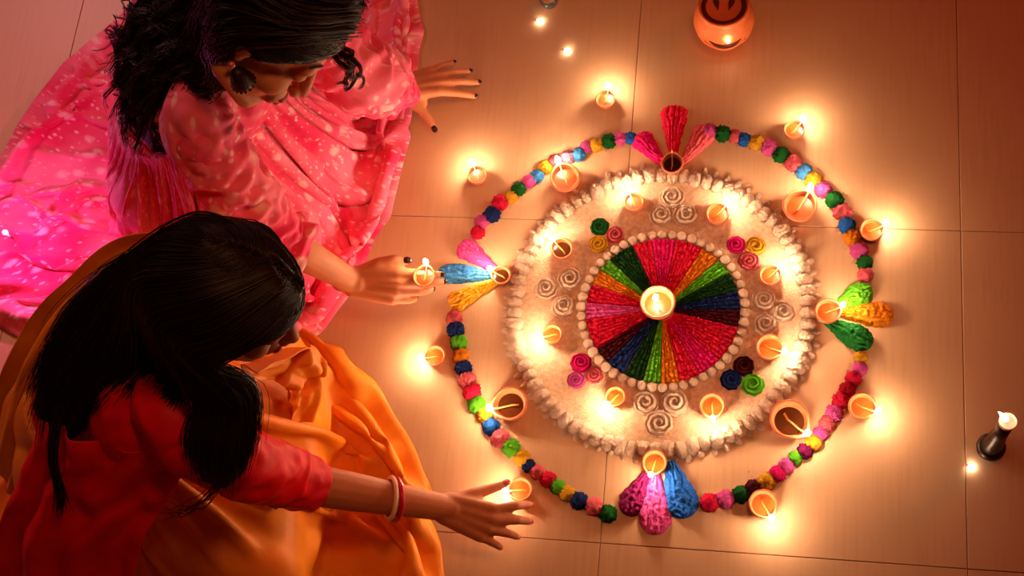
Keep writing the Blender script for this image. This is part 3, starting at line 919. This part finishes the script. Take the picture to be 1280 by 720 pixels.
def hair_sheet(g, guides, n, jit=0.006, rad=0.0016, wave=0.0, wlen=0.06, seg=26, tip=0.4, seed=0, free=0.0, clump=1, cj=0.003):
    """strands interpolated across neighbouring guide lines, in locks of `clump` strands"""
    rng = random.Random(seed); k = len(guides)
    gv = lambda s_: Vector((rng.gauss(0, 1), rng.gauss(0, 1), rng.gauss(0, 1))) * s_
    for c in range(max(1, n // clump)):
        u = rng.random() * (k - 1); i = min(int(u), k - 2); t = u - i
        line = [Vector(a) * (1 - t) + Vector(b) * t for a, b in zip(guides[i], guides[i + 1])]
        pts = spline(line, seg)
        j = gv(jit); j2 = gv(free); ph = rng.random() * 6.28; wl = wlen * rng.uniform(.75, 1.3)
        e1 = gv(1).normalized(); e2 = e1.orthogonal().normalized(); am = rng.uniform(.7, 1.3)
        cut0 = seg - rng.randrange(0, max(1, int(seg * .22)))
        for s in range(clump):
            cut = max(6, cut0 - rng.randrange(0, max(1, int(seg * .08))))
            js = gv(cj) if clump > 1 else Vector((0, 0, 0)); d = 0; out = []
            for q_ in range(cut):
                if q_: d += (pts[q_] - pts[q_ - 1]).length
                f = q_ / (seg - 1); amp = wave * am * min(1, max(0, f - .25) * 2.5)
                out.append(pts[q_] + j * min(1, .25 + f * 1.6) + j2 * f * f + js * (1.25 - .75 * f) + (e1 * math.sin(d / wl * 6.28 + ph) + e2 * math.cos(d / wl * 6.28 + ph)) * amp)
            r = rad * rng.uniform(.7, 1.3)
            g.chain(out, [r * (1 - (1 - tip) * (q_ / cut) ** 2) for q_ in range(len(out))], 3)

def loft(g, guides, seg=30, sub=6, push=None):
    """closed-up surface through the guides, keeps the hair opaque"""
    rows = []
    for i in range(len(guides) - 1):
        for s in range(sub if i < len(guides) - 2 else sub + 1):
            t = s / sub
            rows.append(spline([Vector(a) * (1 - t) + Vector(b) * t for a, b in zip(guides[i], guides[i + 1])], seg))
    V = [p for r in rows for p in r]; Fc = []
    for i in range(len(rows) - 1):
        for k in range(seg - 1):
            Fc.append((i * seg + k, i * seg + k + 1, (i + 1) * seg + k + 1, (i + 1) * seg + k))
    g.add(V, Fc)

def drape(name, A, B, m, parent, nu=90, nv=26, fold=0.012, freq=5.0, seed=0, sag=0.0):
    """cloth between two edge lines with lengthwise folds"""
    a = spline(A, nu); b = spline(B, nu); P = np.zeros((nu, nv, 3)); L = 0
    for i in range(nu):
        ac = b[i] - a[i]
        t_ = (a[min(i + 1, nu - 1)] - a[max(i - 1, 0)]); nrm = ac.cross(t_).normalized()
        if nrm.z < 0: nrm = -nrm
        for k in range(nv):
            v = k / (nv - 1); u = i / nu
            f = math.sin(v * freq * 6.28 + 2.2 * noise.noise(Vector((u * 4, v * 2, seed))) + seed) + 0.7 * noise.noise(Vector((u * 7, v * 5, seed + 3)))
            p = a[i] + ac * v + nrm * (fold * f + sag * math.sin(math.pi * v))
            P[i, k] = p
    uv = np.stack(np.meshgrid(np.linspace(0, 1, nu), np.linspace(0, .3, nv), indexing='ij'), -1)
    return obj(name, grid_mesh(name, P, False, uv), m, parent)
# ------------------------------------------------------------------ woman in pink
V3 = Vector
p1 = thing('person', 'person in a spotted pink dress leaning on one hand and holding out a lit lamp', 'person', (0, 0, 0), 'women seated at the rangoli')
H1 = at(338, 28, 0.665)
M1 = head_matrix(H1, (.539, -.401, -.741), (.838, .346, .405), 1.06)
N1 = V3((-.665, .205, .525))
SR1, SL1 = V3((-.705, .075, .475)), V3((-.64, .355, .455))
ER1 = at(345, 298, .265); WR1 = at(441, 352, .11)
EL1 = at(448, 92, .26); WL1 = at(497, 112, .055)
g = G()
head(g, M1)
g.cap(M1 @ V3((0, -.02, -.05)), .044, N1, .048); g.cap(N1, .048, (-.72, .215, .46), .07)
torso1 = [((-.93, .17, .12), .095, (-.93, .33, .12), .095), ((-.92, .25, .14), .11, (-.80, .235, .35), .10), ((-.74, .165, .415), .085, (-.72, .30, .405), .085), ((-.80, .235, .35), .10, (-.73, .22, .43), .085)]
legs1 = [((-.93, .17, .13), .085, (-.69, .03, .10), .06), ((-.69, .03, .10), .055, (-.70, .30, .055), .042), ((-.93, .34, .13), .085, (-.70, .50, .11), .06), ((-.70, .50, .11), .055, (-.66, .22, .06), .042)]
for a, ra, b, rb in torso1 + legs1: g.cap(a, ra, b, rb)
for S, E_, W in ((SR1, ER1, WR1), (SL1, EL1, WL1)):
    g.cap(N1 + V3((-.03, 0, -.02)), .045, S, .042); g.cap(S, .042, E_, .033); g.cap(E_, .033, E_.lerp(W, .35), .031); g.cap(E_.lerp(W, .35), .031, W, .0215)
# flat hand on the floor
tip = at(601, 98, .01)
fw = tip - WL1
nails1 = hand(g, WL1, V3((fw.x, fw.y, -.022)), (0.15, 0, 1), right=False, scale=.88, curls=[(14, 10, 4), (13, 10, 4), (13, 12, 4), (14, 14, 6)], spread=(11, 1, -9, -24),
              thumb=[(0.040, .050, -.014), (.052, .078, -.020), (.060, .100, -.026)])
# hand holding a lamp
DH = at(530, 345, .088)
fw = at(540, 361, .095) - WR1
nails2 = hand(g, WR1, fw, (0.0, -.55, .85), right=True, scale=.93, curls=[(4, 10, 8), (14, 22, 16), (20, 32, 22), (26, 40, 26)], spread=(0, 0, -1, -4),
              thumb=[(0.050, .040, -.004), (.078, .050, -.004), (.102, .050, -.006)])
obj('body', body_mesh('body', g), M_SKIN1, p1)
face_parts(p1, M1)
for nl in nails1 + nails2: obj('nail', nail_mesh(*nl), M_NAIL_D, p1)
hem1 = [at(503, 165), at(504, 200), at(490, 255), at(462, 312), at(440, 352), at(388, 424), V3((-.80, -.12, 0)), V3((-1.02, -.12, 0)), V3((-1.25, -.10, 0)), V3((-1.42, .06, 0)),
        at(-8, 225), at(40, 140), at(90, 80), at(160, 18), V3((-1.06, .76, 0)), V3((-.80, .80, 0)), V3((-.56, .70, 0)), at(520, 20), at(522, 85)]
obj('skirt', skirt('skirt', hem1, (-.79, .235, .37), .122, (-.55, .05, .8), [(a, ra + .012, b, rb + .015) for a, ra, b, rb in torso1[:2]] + legs1, seed=3, full=1.9, bend=.06, nt=340, rad=1.12), M_PINK, p1)
g = G()
for a, ra, b, rb in torso1[1:]: g.cap(a, ra + .010, b, rb + .012)
for S in (SR1, SL1): g.cap(N1 + V3((-.045, 0, -.03)), .052, S, .052)
bod = body_mesh('bodice', g, .006, 5)
displace(bod, lambda c: .016 * (ridged(V3((c.x * 5 + c.z * 8, c.y * 22, c.z * 6)), 1.0) - .75) + .004 * noise.noise(c * 60))
obj('bodice', box_uv(bod), M_PINK, p1)
cuffR = at(374, 318, .24)
obj('sleeve', sleeve('sleeve', [N1.lerp(SR1, .35) + V3((-.03, 0, -.01)), N1.lerp(SR1, .8) + V3((-.015, 0, .008)), SR1.lerp(ER1, .35), SR1.lerp(ER1, .75), ER1, ER1.lerp(WR1, .22)], [.050, .058, .058, .054, .050, .048], wr=.19, wf=34, seed=2, flare=(16, .22, .16, 5)), M_PINK, p1)
obj('sleeve', sleeve('sleeve', [N1.lerp(SL1, .35) + V3((-.03, 0, -.01)), N1.lerp(SL1, .8) + V3((-.015, 0, .008)), SL1.lerp(EL1, .5), EL1, EL1.lerp(WL1, .42), EL1.lerp(WL1, .68)], [.05, .06, .062, .066, .064, .05], wr=.19, wf=30, seed=5, flare=(14, .25, .2, 6)), M_PINK, p1)
obj('bracelet', G().torus(WL1 + V3((.002, 0, .0)), WL1 - EL1, .0262, .0012).mesh('bracelet'), M_METAL, p1)
# hair
def hl(M, *p): return M @ V3(p)
gd = [[hl(M1, .03, .062, .098), hl(M1, .083, .012, .06), hl(M1, .080, -.035, -.03), at(274, 100, .60), at(238, 120, .52), at(222, 150, .47), at(208, 186, .43)],
      [hl(M1, .02, .05, .112), hl(M1, .082, -.01, .075), hl(M1, .06, -.085, .02), at(248, 66, .59), at(210, 95, .54), at(188, 135, .48), at(188, 186, .42)],
      [hl(M1, .0, .03, .122), hl(M1, .06, -.05, .105), hl(M1, .03, -.115, .04), at(238, 36, .6), at(188, 60, .55), at(162, 105, .48), at(162, 155, .41)],
      [hl(M1, -.02, .05, .112), hl(M1, -.06, -.05, .10), hl(M1, -.03, -.115, .03), at(238, 8, .6), at(192, 18, .56), at(160, 55, .48), at(145, 112, .40)],
      [hl(M1, -.03, .062, .098), hl(M1, -.083, -.0, .06), hl(M1, -.06, -.08, .0), at(250, -22, .6), at(208, -18, .56), at(178, 10, .5), at(152, 62, .42)]]
g = G(); V, Fc = hair_cap(M1, grow=1.02, base=-.035); g.add(V, Fc); loft(g, [[p - V3((0, 0, .012)) for p in q] for q in gd])
hair_sheet(g, gd, 2400, .010, .0008, .011, .085, 40, seed=11, free=.014, clump=22, cj=.0055)
cap_strands(g, M1, 1500, 1.02, base=-.035, seed=14, back=.5)
hair_sheet(g, gd, 420, .013, .0006, .014, .075, 50, seed=12, free=.02, clump=7, cj=.002)
lock = [[hl(M1, -.05, .07, .07), hl(M1, -.085, .05, .0), at(436, 78, .56), at(442, 100, .5), at(425, 108, .47)], [hl(M1, -.06, .06, .07), hl(M1, -.088, .04, .0), at(430, 70, .56), at(440, 92, .5), at(432, 104, .46)]]
hair_sheet(g, lock, 120, .004, .0006, .008, .06, 40, seed=13, free=.006, clump=30, cj=.0025)
obj('hair', g.mesh('hair'), M_HAIR, p1)
# earring
lobe = hl(M1, .083, -.004, -.045)
er = obj('earring', G().ell(lobe, (.0062, .0062, .0062), None, 14, 10).mesh('earring'), M_ROSEGEM, p1)
Md = Matrix.Translation(lobe + V3((.004, -.004, -.040)))
g = G().lathe([(0, .032), (.004, .031), (.009, .027), (.0145, .016), (.0175, .004), (.0185, 0), (.016, .001), (0, .012)], 24, Md)
for k in range(16):
    a = k / 16 * 6.283; g.ell(lobe + V3((.004 + .0175 * math.cos(a), -.004 + .0175 * math.sin(a), -.0425)), (.0026,) * 3, None, 8, 6)
obj('earring_drop', g.mesh('earring_drop'), M_METAL, er)
# lamp in her hand
tl = diya(530, 345, 14, 533, 331, 'lit clay lamp held out between thumb and fingers', z0=.104)

# ------------------------------------------------------------------ woman in red and orange
p2 = thing('person', 'person with long dark hair in a red blouse and orange skirt shielding a lamp flame', 'person', (0, 0, 0), 'women seated at the rangoli')
H2 = at(292, 370, 0.65)
M2 = head_matrix(H2, (.801, -.2075, -.494), (.436, .221, .889), 0.95)
N2 = V3((-.655, -.275, .515))
SR2, SL2 = V3((-.635, -.415, .465)), V3((-.69, -.13, .465))
ER2 = at(378, 604, .225); WR2 = at(558, 635, .098)
EL2, WL2 = V3((-.78, -.12, .24)), V3((-.70, -.30, .19))
g = G()
head(g, M2)
g.cap(M2 @ V3((0, -.02, -.05)), .044, N2, .048); g.cap(N2, .048, (-.71, -.28, .45), .07)
torso2 = [((-.95, -.39, .15), .10, (-.95, -.23, .15), .10), ((-.94, -.31, .17), .115, (-.80, -.29, .35), .10), ((-.73, -.35, .41), .085, (-.74, -.21, .41), .085), ((-.80, -.29, .35), .10, (-.72, -.28, .43), .085)]
legs2 = [((-.93, -.38, .13), .085, (-.62, -.54, .11), .06), ((-.62, -.54, .11), .055, (-.66, -.28, .055), .042), ((-.93, -.24, .13), .085, (-.68, -.16, .12), .06), ((-.68, -.16, .12), .055, (-.60, -.38, .06), .042)]
for a, ra, b, rb in torso2 + legs2: g.cap(a, ra, b, rb)
for S, E_, W in ((SR2, ER2, WR2), (SL2, EL2, WL2)):
    g.cap(N2 + V3((-.03, 0, -.02)), .045, S, .042); g.cap(S, .042, E_, .035); g.cap(E_, .035, E_.lerp(W, .3), .033); g.cap(E_.lerp(W, .3), .033, W, .0225)
fw = at(622, 657, .080) - WR2
nails3 = hand(g, WR2, fw, (.15, -.10, 1), right=True, scale=.90, curls=[(10, 32, 18), (16, 36, 20), (22, 38, 20), (28, 38, 20)], spread=(30, 20, 8, -6),
              thumb=[(0.042, .044, -.010), (.068, .064, -.020), (.088, .080, -.030)])
nails4 = hand(g, WL2, (.5, -.6, -.1), (0, 0, 1), right=False, scale=.92)
obj('body', body_mesh('body', g), M_SKIN2, p2)
face_parts(p2, M2)
for nl in nails3 + nails4: obj('nail', nail_mesh(*nl), M_NAIL_P, p2)
hem2 = [at(388, 428), at(440, 462), at(482, 512), at(512, 560), at(530, 605), at(528, 650), at(552, 722), V3((-.40, -.62, 0)), V3((-.60, -.76, 0)), V3((-.90, -.80, 0)), V3((-1.18, -.68, 0)),
        V3((-1.24, -.42, 0)), V3((-1.14, -.20, 0)), V3((-.92, -.14, 0)), V3((-.76, -.13, 0))]
obj('skirt', skirt('skirt', hem2, (-.85, -.30, .29), .14, (-.75, 0, .6), [(a, ra + .02, b, rb + .02) for a, ra, b, rb in torso2[:2]] + legs2, seed=8, full=1.5, bend=.3, rad=1.1), M_ORANGE, p2)
g = G()
for a, ra, b, rb in torso2: g.cap(a, ra + .012, b, rb + .012)
g.cap((-.91, -.31, .21), .125, (-.84, -.30, .30), .118)
for S in (SR2, SL2): g.cap(N2 + V3((-.045, 0, -.03)), .052, S, .052)
bod = body_mesh('blouse', g, .006, 5)
displace(bod, lambda c: .013 * (ridged(V3((c.x * 6 + c.z * 9, c.y * 14, c.z * 8)), 1.0) - .75))
obj('blouse', bod, M_RED, p2)
obj('sleeve', sleeve('sleeve', [N2.lerp(SR2, .35) + V3((-.03, 0, -.01)), N2.lerp(SR2, .8) + V3((-.015, 0, .006)), SR2.lerp(ER2, .4), SR2.lerp(ER2, .8), ER2.lerp(WR2, .07)], [.048, .056, .055, .050, .043], wr=.08, wf=26, seed=3), M_RED, p2)
obj('sleeve', sleeve('sleeve', [N2.lerp(SL2, .35) + V3((-.03, 0, -.01)), N2.lerp(SL2, .8) + V3((-.015, 0, .006)), SL2.lerp(EL2, .4), SL2.lerp(EL2, .8), EL2.lerp(WL2, .07)], [.048, .056, .055, .050, .043], wr=.08, wf=26, seed=4), M_RED, p2)
ax = (WR2 - ER2).normalized()
bc = ER2.lerp(WR2, .63)
obj('bangle', G().torus(bc - ax * .007, ax + V3((.0, .12, 0)), .034, .0042).mesh('bangle'), M_BANGLE_W, p2)
obj('bangle', G().torus(bc + ax * .003, ax + V3((.0, .16, 0)), .034, .0045).mesh('bangle'), M_BANGLE_R, p2)
gd = [[hl(M2, .012, .082, .078), hl(M2, .080, .050, .04), hl(M2, .098, .018, -.035), at(316, 480, .56), at(318, 540, .5), at(305, 588, .46)],
      [hl(M2, .02, .05, .114), hl(M2, .092, .0, .06), hl(M2, .10, -.04, -.02), at(290, 500, .57), at(286, 560, .52), at(280, 610, .47)],
      [hl(M2, .01, .03, .121), hl(M2, .08, -.04, .09), hl(M2, .09, -.09, .0), at(240, 500, .57), at(235, 555, .52), at(250, 600, .47)]]
gd2 = [[hl(M2, .0, .02, .122), hl(M2, .055, -.08, .09), hl(M2, .05, -.13, .0), at(170, 450, .55), at(130, 500, .48), at(105, 535, .43)],
       [hl(M2, .0, .02, .122), hl(M2, .0, -.09, .09), hl(M2, -.01, -.135, .0), at(115, 425, .53), at(72, 500, .45), at(62, 570, .39)],
       [hl(M2, -.01, .03, .121), hl(M2, -.05, -.07, .09), hl(M2, -.05, -.125, .0), at(112, 368, .54), at(58, 450, .46), at(38, 505, .41)],
       [hl(M2, -.01, .078, .085), hl(M2, -.09, .0, .06), hl(M2, -.09, -.06, -.02), at(165, 322, .58), at(104, 368, .51), at(64, 430, .45)]]
mid_ = [gd[2][:3] + [at(235, 470, .57), at(225, 505, .54), at(215, 530, .51)], gd2[0][:3] + [at(180, 440, .55), at(150, 480, .50), at(130, 510, .47)]]
g = G(); V, Fc = hair_cap(M2, base=-.065, grow=1.035); g.add(V, Fc)
for q in (gd, mid_, gd2): loft(g, [[p - V3((0, 0, .006)) for p in k] for k in q])
cap_strands(g, M2, 1800, 1.035, base=-.065, seed=26)
hair_sheet(g, gd, 900, .004, .0008, .002, .16, 28, seed=21, free=.008)
hair_sheet(g, mid_, 400, .004, .0008, .002, .16, 26, seed=22, free=.008)
hair_sheet(g, gd2, 1100, .004, .0008, .002, .16, 28, seed=23, free=.010)
wisps = [[at(72, 500, .45), at(62, 560, .42), at(72, 610, .39), at(80, 640, .37)], [at(82, 500, .45), at(70, 570, .42), at(78, 615, .39), at(76, 645, .37)]]
hair_sheet(g, wisps, 40, .003, .0011, .002, .1, 20, seed=24, free=.006)
wisps = [[at(282, 590, .48), at(268, 620, .44), at(240, 634, .41), at(190, 645, .38)], [at(276, 590, .48), at(262, 612, .44), at(235, 636, .41), at(205, 640, .38)]]
hair_sheet(g, wisps, 14, .003, .0009, .003, .06, 20, seed=25, free=.008)
obj('hair', g.mesh('hair'), M_HAIR, p2)

drape('shawl', [at(228, 286, .52), at(150, 300, .47), at(95, 343, .42), at(46, 392, .36), at(20, 440, .30), at(-8, 495, .22), at(-25, 560, .12)],
      [at(255, 335, .50), at(175, 365, .46), at(125, 405, .42), at(85, 455, .37), at(60, 505, .32), at(35, 560, .25), at(15, 620, .14)], M_ORANGE, p2, fold=.009, freq=2.2, seed=2)
drape('shawl_end', [at(318, 462, .46), at(350, 446, .36), at(384, 432, .27), at(404, 446, .20), at(402, 476, .14), at(392, 510, .11)],
      [at(300, 480, .44), at(322, 480, .36), at(345, 478, .28), at(360, 488, .22), at(362, 510, .17), at(356, 540, .14)], M_ORANGE, p2, fold=.008, freq=1.6, seed=5, sag=.015)
drape('shirt_tail', [at(52, 520, .41), at(28, 590, .33), at(2, 660, .25), at(-20, 750, .12)], [at(242, 560, .44), at(222, 610, .37), at(185, 670, .31), at(160, 760, .20)], M_RED, p2, fold=.012, freq=3.2, seed=7, sag=.045)
# ------------------------------------------------------------------ other lights on the floor
M_DARKB = mat('dark_bronze', (52, 34, 24), 0.35, 0.3, 60, 0.3, 200, metal=0.5)
M_PINKG = mat('pinkish_wax_cup', (206, 140, 124), 0.3, 0.1, sss=0.3)
cb = at(1238, 560); hC = .165
t = thing('candle_stand', 'dark tapered candle stand with one lit flame at the right edge', 'candle', (cb.x, cb.y, 0))
obj('base', G().lathe([(0, 0), (.022, 0), (.0235, .003), (.0235, .010), (.021, .014), (.018, .016), (0, .016)], 32).mesh('base'), M_DARKB, t)
obj('stem', G().lathe([(0, .014), (.0175, .014), (.0165, .03), (.0145, .06), (.0125, .09), (.0118, hC - .012), (0, hC - .012)], 32).mesh('stem'), M_DARKB, t)
obj('cup', G().lathe([(0, hC - .016), (.0115, hC - .016), (.0140, hC - .004), (.0143, hC), (.0122, hC), (.0108, hC - .011), (0, hC - .012)], 32).mesh('cup'), M_PINKG, t)
obj('wick', G().chain([(0, 0, hC - .008), (-.001, 0, hC - .002), (-.003, .001, hC + .002)], .001, 6).mesh('wick'), M_CHAR, t)
obj('flame', flame_mesh(.024, .0048, (-.016, .006), M_FLAME_W), M_FLAME_W, t, (-.003, .001, hC))

# clay pot lantern
pc = at(905, 22, .05); Rp = 37 / 640.0
t = thing('pot_lantern', 'round orange clay pot lantern with a dark ringed mouth at the top edge', 'lantern', (pc.x, pc.y, 0))
M_POT = mat('orange_pot_clay', (222, 116, 64), 0.5, 0.1, 60, 0.1, 300)
M_PAINT = mat('maroon_paint', (96, 20, 14), 0.5, 0.15)
prof = [(0, 0), (Rp * .55, 0), (Rp * .72, .006), (Rp * .93, .022), (Rp, .042), (Rp * .97, .058), (Rp * .86, .074), (Rp * .78, .080), (Rp * .80, .085), (Rp * .84, .092), (Rp * .83, .096), (Rp * .77, .096), (Rp * .745, .092), (Rp * .73, .0892), (0, .0885)]
body = obj('pot', G().lathe(prof, 48).mesh('pot'), M_POT, t)
obj('painted_ring', G().lathe([(Rp * .58, .0880), (Rp * .58, .0905), (Rp * .725, .0905), (Rp * .725, .0880)], 48).mesh('painted_ring'), M_PAINT, t)
for sx, a0 in ((-1, .25), (1, -.25)):
    g = G(); V = []; n_ = 18
    for zz in (.0875, .0902):
        for k in range(n_):
            a = k / n_ * 6.283; w = .0046 * math.sin(a) * (1 + .85 * math.cos(a)); l = .014 * math.cos(a)
            V.append((sx * .013 + w * math.cos(a0) - l * math.sin(a0), .004 + w * math.sin(a0) + l * math.cos(a0), zz))
    Fc = [tuple(range(n_)), tuple(range(2 * n_ - 1, n_ - 1, -1))] + [(k, (k + 1) % n_, n_ + (k + 1) % n_, n_ + k) for k in range(n_)]
    g.add(V, Fc); obj('leaf_mark', g.mesh('leaf_mark', False), M_PAINT, t)
def on_pot(a, z, off=0.0):
    r = float(np.interp(z, [p[1] for p in prof[:8]], [p[0] for p in prof[:8]])) + off
    return V3((r * math.cos(a), r * math.sin(a), z))
aF = -1.48
lip = [on_pot(aF + d, .046 - .016 * math.cos(d * 1.9), .001) for d in np.linspace(-.72, .72, 21)]
obj('crescent_lip', G().chain(lip, [.0012 + .0026 * math.sin(math.pi * k / 20) for k in range(21)], 8).mesh('crescent_lip'), M_POT, t)
lip2 = [on_pot(aF + d, .057 - .016 * math.cos(d * 2.0), .0003) for d in np.linspace(-.55, .55, 21)]
obj('crescent_opening', G().chain(lip2, [.0008 + .0042 * math.sin(math.pi * k / 20) for k in range(21)], 8).mesh('crescent_opening'), mat('dark_opening', (70, 22, 8), 0.9), t)
obj('flame', flame_mesh(.012, .0036, (0, 0), M_FLAME_W), M_FLAME_W, t, on_pot(aF + .08, .056, .003))

# reflected glints on the tiles, modelled as added tiny glowing bulbs
M_BULB = emis('glow_dot', (1.0, 0.78, 0.55), 60.0)
for (x, y, lab) in ((673, 25, 'bright reflected glint on the floor just under the clear glass, built as a tiny bulb'), (707, 62, 'bright reflected glint on bare tile above the lone small lamp, built as a tiny bulb'), (1212, 582, 'bright reflected glint beside the foot of the dark candle stand, built as a tiny bulb')):
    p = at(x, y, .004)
    t = thing('glow_dot', lab, 'light', (p.x, p.y, 0), 'floor glints built as tiny bulbs')
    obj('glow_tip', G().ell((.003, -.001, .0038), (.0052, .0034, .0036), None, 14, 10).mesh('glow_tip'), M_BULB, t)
    obj('socket', G().chain([(-.007, .0024, .0026), (-.002, .0006, .0034)], [.0018, .0022], 8).mesh('socket'), M_PINKG, t)  # only part of the added bulb shape
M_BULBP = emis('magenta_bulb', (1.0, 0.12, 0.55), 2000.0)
p = at(7, 291, .10)
t = thing('glow_dot', 'tiny magenta bulb glowing against the pink skirt at the left edge', 'light', (p.x, p.y, .09), 'tiny bulbs')
obj('glow_tip', G().ell((.0, 0, .012), (.0042, .0042, .0055), None, 14, 10).mesh('glow_tip'), M_BULBP, t)
obj('socket', G().chain([(0, 0, -.02), (0, 0, .008)], [.0018, .0024], 8).mesh('socket'), M_PINKG, t)
gp = at(687, 3)
M_GLASS = bpy.data.materials.new('clear_glass'); M_GLASS.use_nodes = True
_b = M_GLASS.node_tree.nodes['Principled BSDF']; _b.inputs['Transmission Weight'].default_value = 0.95; _b.inputs['Roughness'].default_value = 0.05; _b.inputs['Base Color'].default_value = (1, .9, .84, 1)
_n = M_GLASS.node_tree.nodes.new('ShaderNodeTexNoise'); _n.inputs['Scale'].default_value = 20
_bp = M_GLASS.node_tree.nodes.new('ShaderNodeBump'); _bp.inputs['Strength'].default_value = .02
M_GLASS.node_tree.links.new(_n.outputs['Fac'], _bp.inputs['Height']); M_GLASS.node_tree.links.new(_bp.outputs['Normal'], _b.inputs['Normal'])
t = thing('glass_cup', 'small clear glass cup cut off by the top edge', 'glass', (gp.x, gp.y, 0))
obj('cup', G().lathe([(0, 0), (.0165, 0), (.0175, .002), (.0185, .022), (.0172, .022), (.0162, .003), (0, .003)], 32).mesh('cup'), M_GLASS, t)
obj('wax', G().lathe([(0, .0032), (.0158, .0032), (.0164, .010), (0, .0102)], 28).mesh('wax'), mat('pale_wax', (232, 190, 160), .5, .1, sss=.3), t)

# spilled grains of colour around the garland
g = G(); rng = random.Random(5)
dust = {}
for name, lst in ARCS.items():
    for c, x, y in lst:
        p = at(x, y)
        for k in range(9):
            rr = abs(rng.gauss(0, .010)) + .012; a = rng.uniform(0, 6.28); s_ = rng.uniform(.0004, .0011)
            dust.setdefault({'navy': 'navy', 'blue': 'navy', 'green': 'green', 'red': 'red', 'maroon': 'maroon'}.get(c, 'salmon'), G()).ell((p.x + rr * math.cos(a), p.y + rr * math.sin(a), s_ * .5), (s_, s_ * rng.uniform(.6, 1), s_ * .7), None, 6, 4)
for c, g in dust.items():
    o = obj('powder_grains', g.mesh('powder_grains'), POW[c]); o['kind'] = 'stuff'
    tag(o, 'scattered %s powder grains on the tiles along the garland' % {'navy': 'dark blue', 'green': 'green', 'red': 'red', 'maroon': 'maroon', 'salmon': 'pale salmon'}[c], 'powder')

# the people's empties stand at the base of each figure
for pr, base in ((p1, V3((-.93, .25, 0))), (p2, V3((-.93, -.31, 0)))):
    pr.location = base
    for ch in pr.children: ch.location = -base
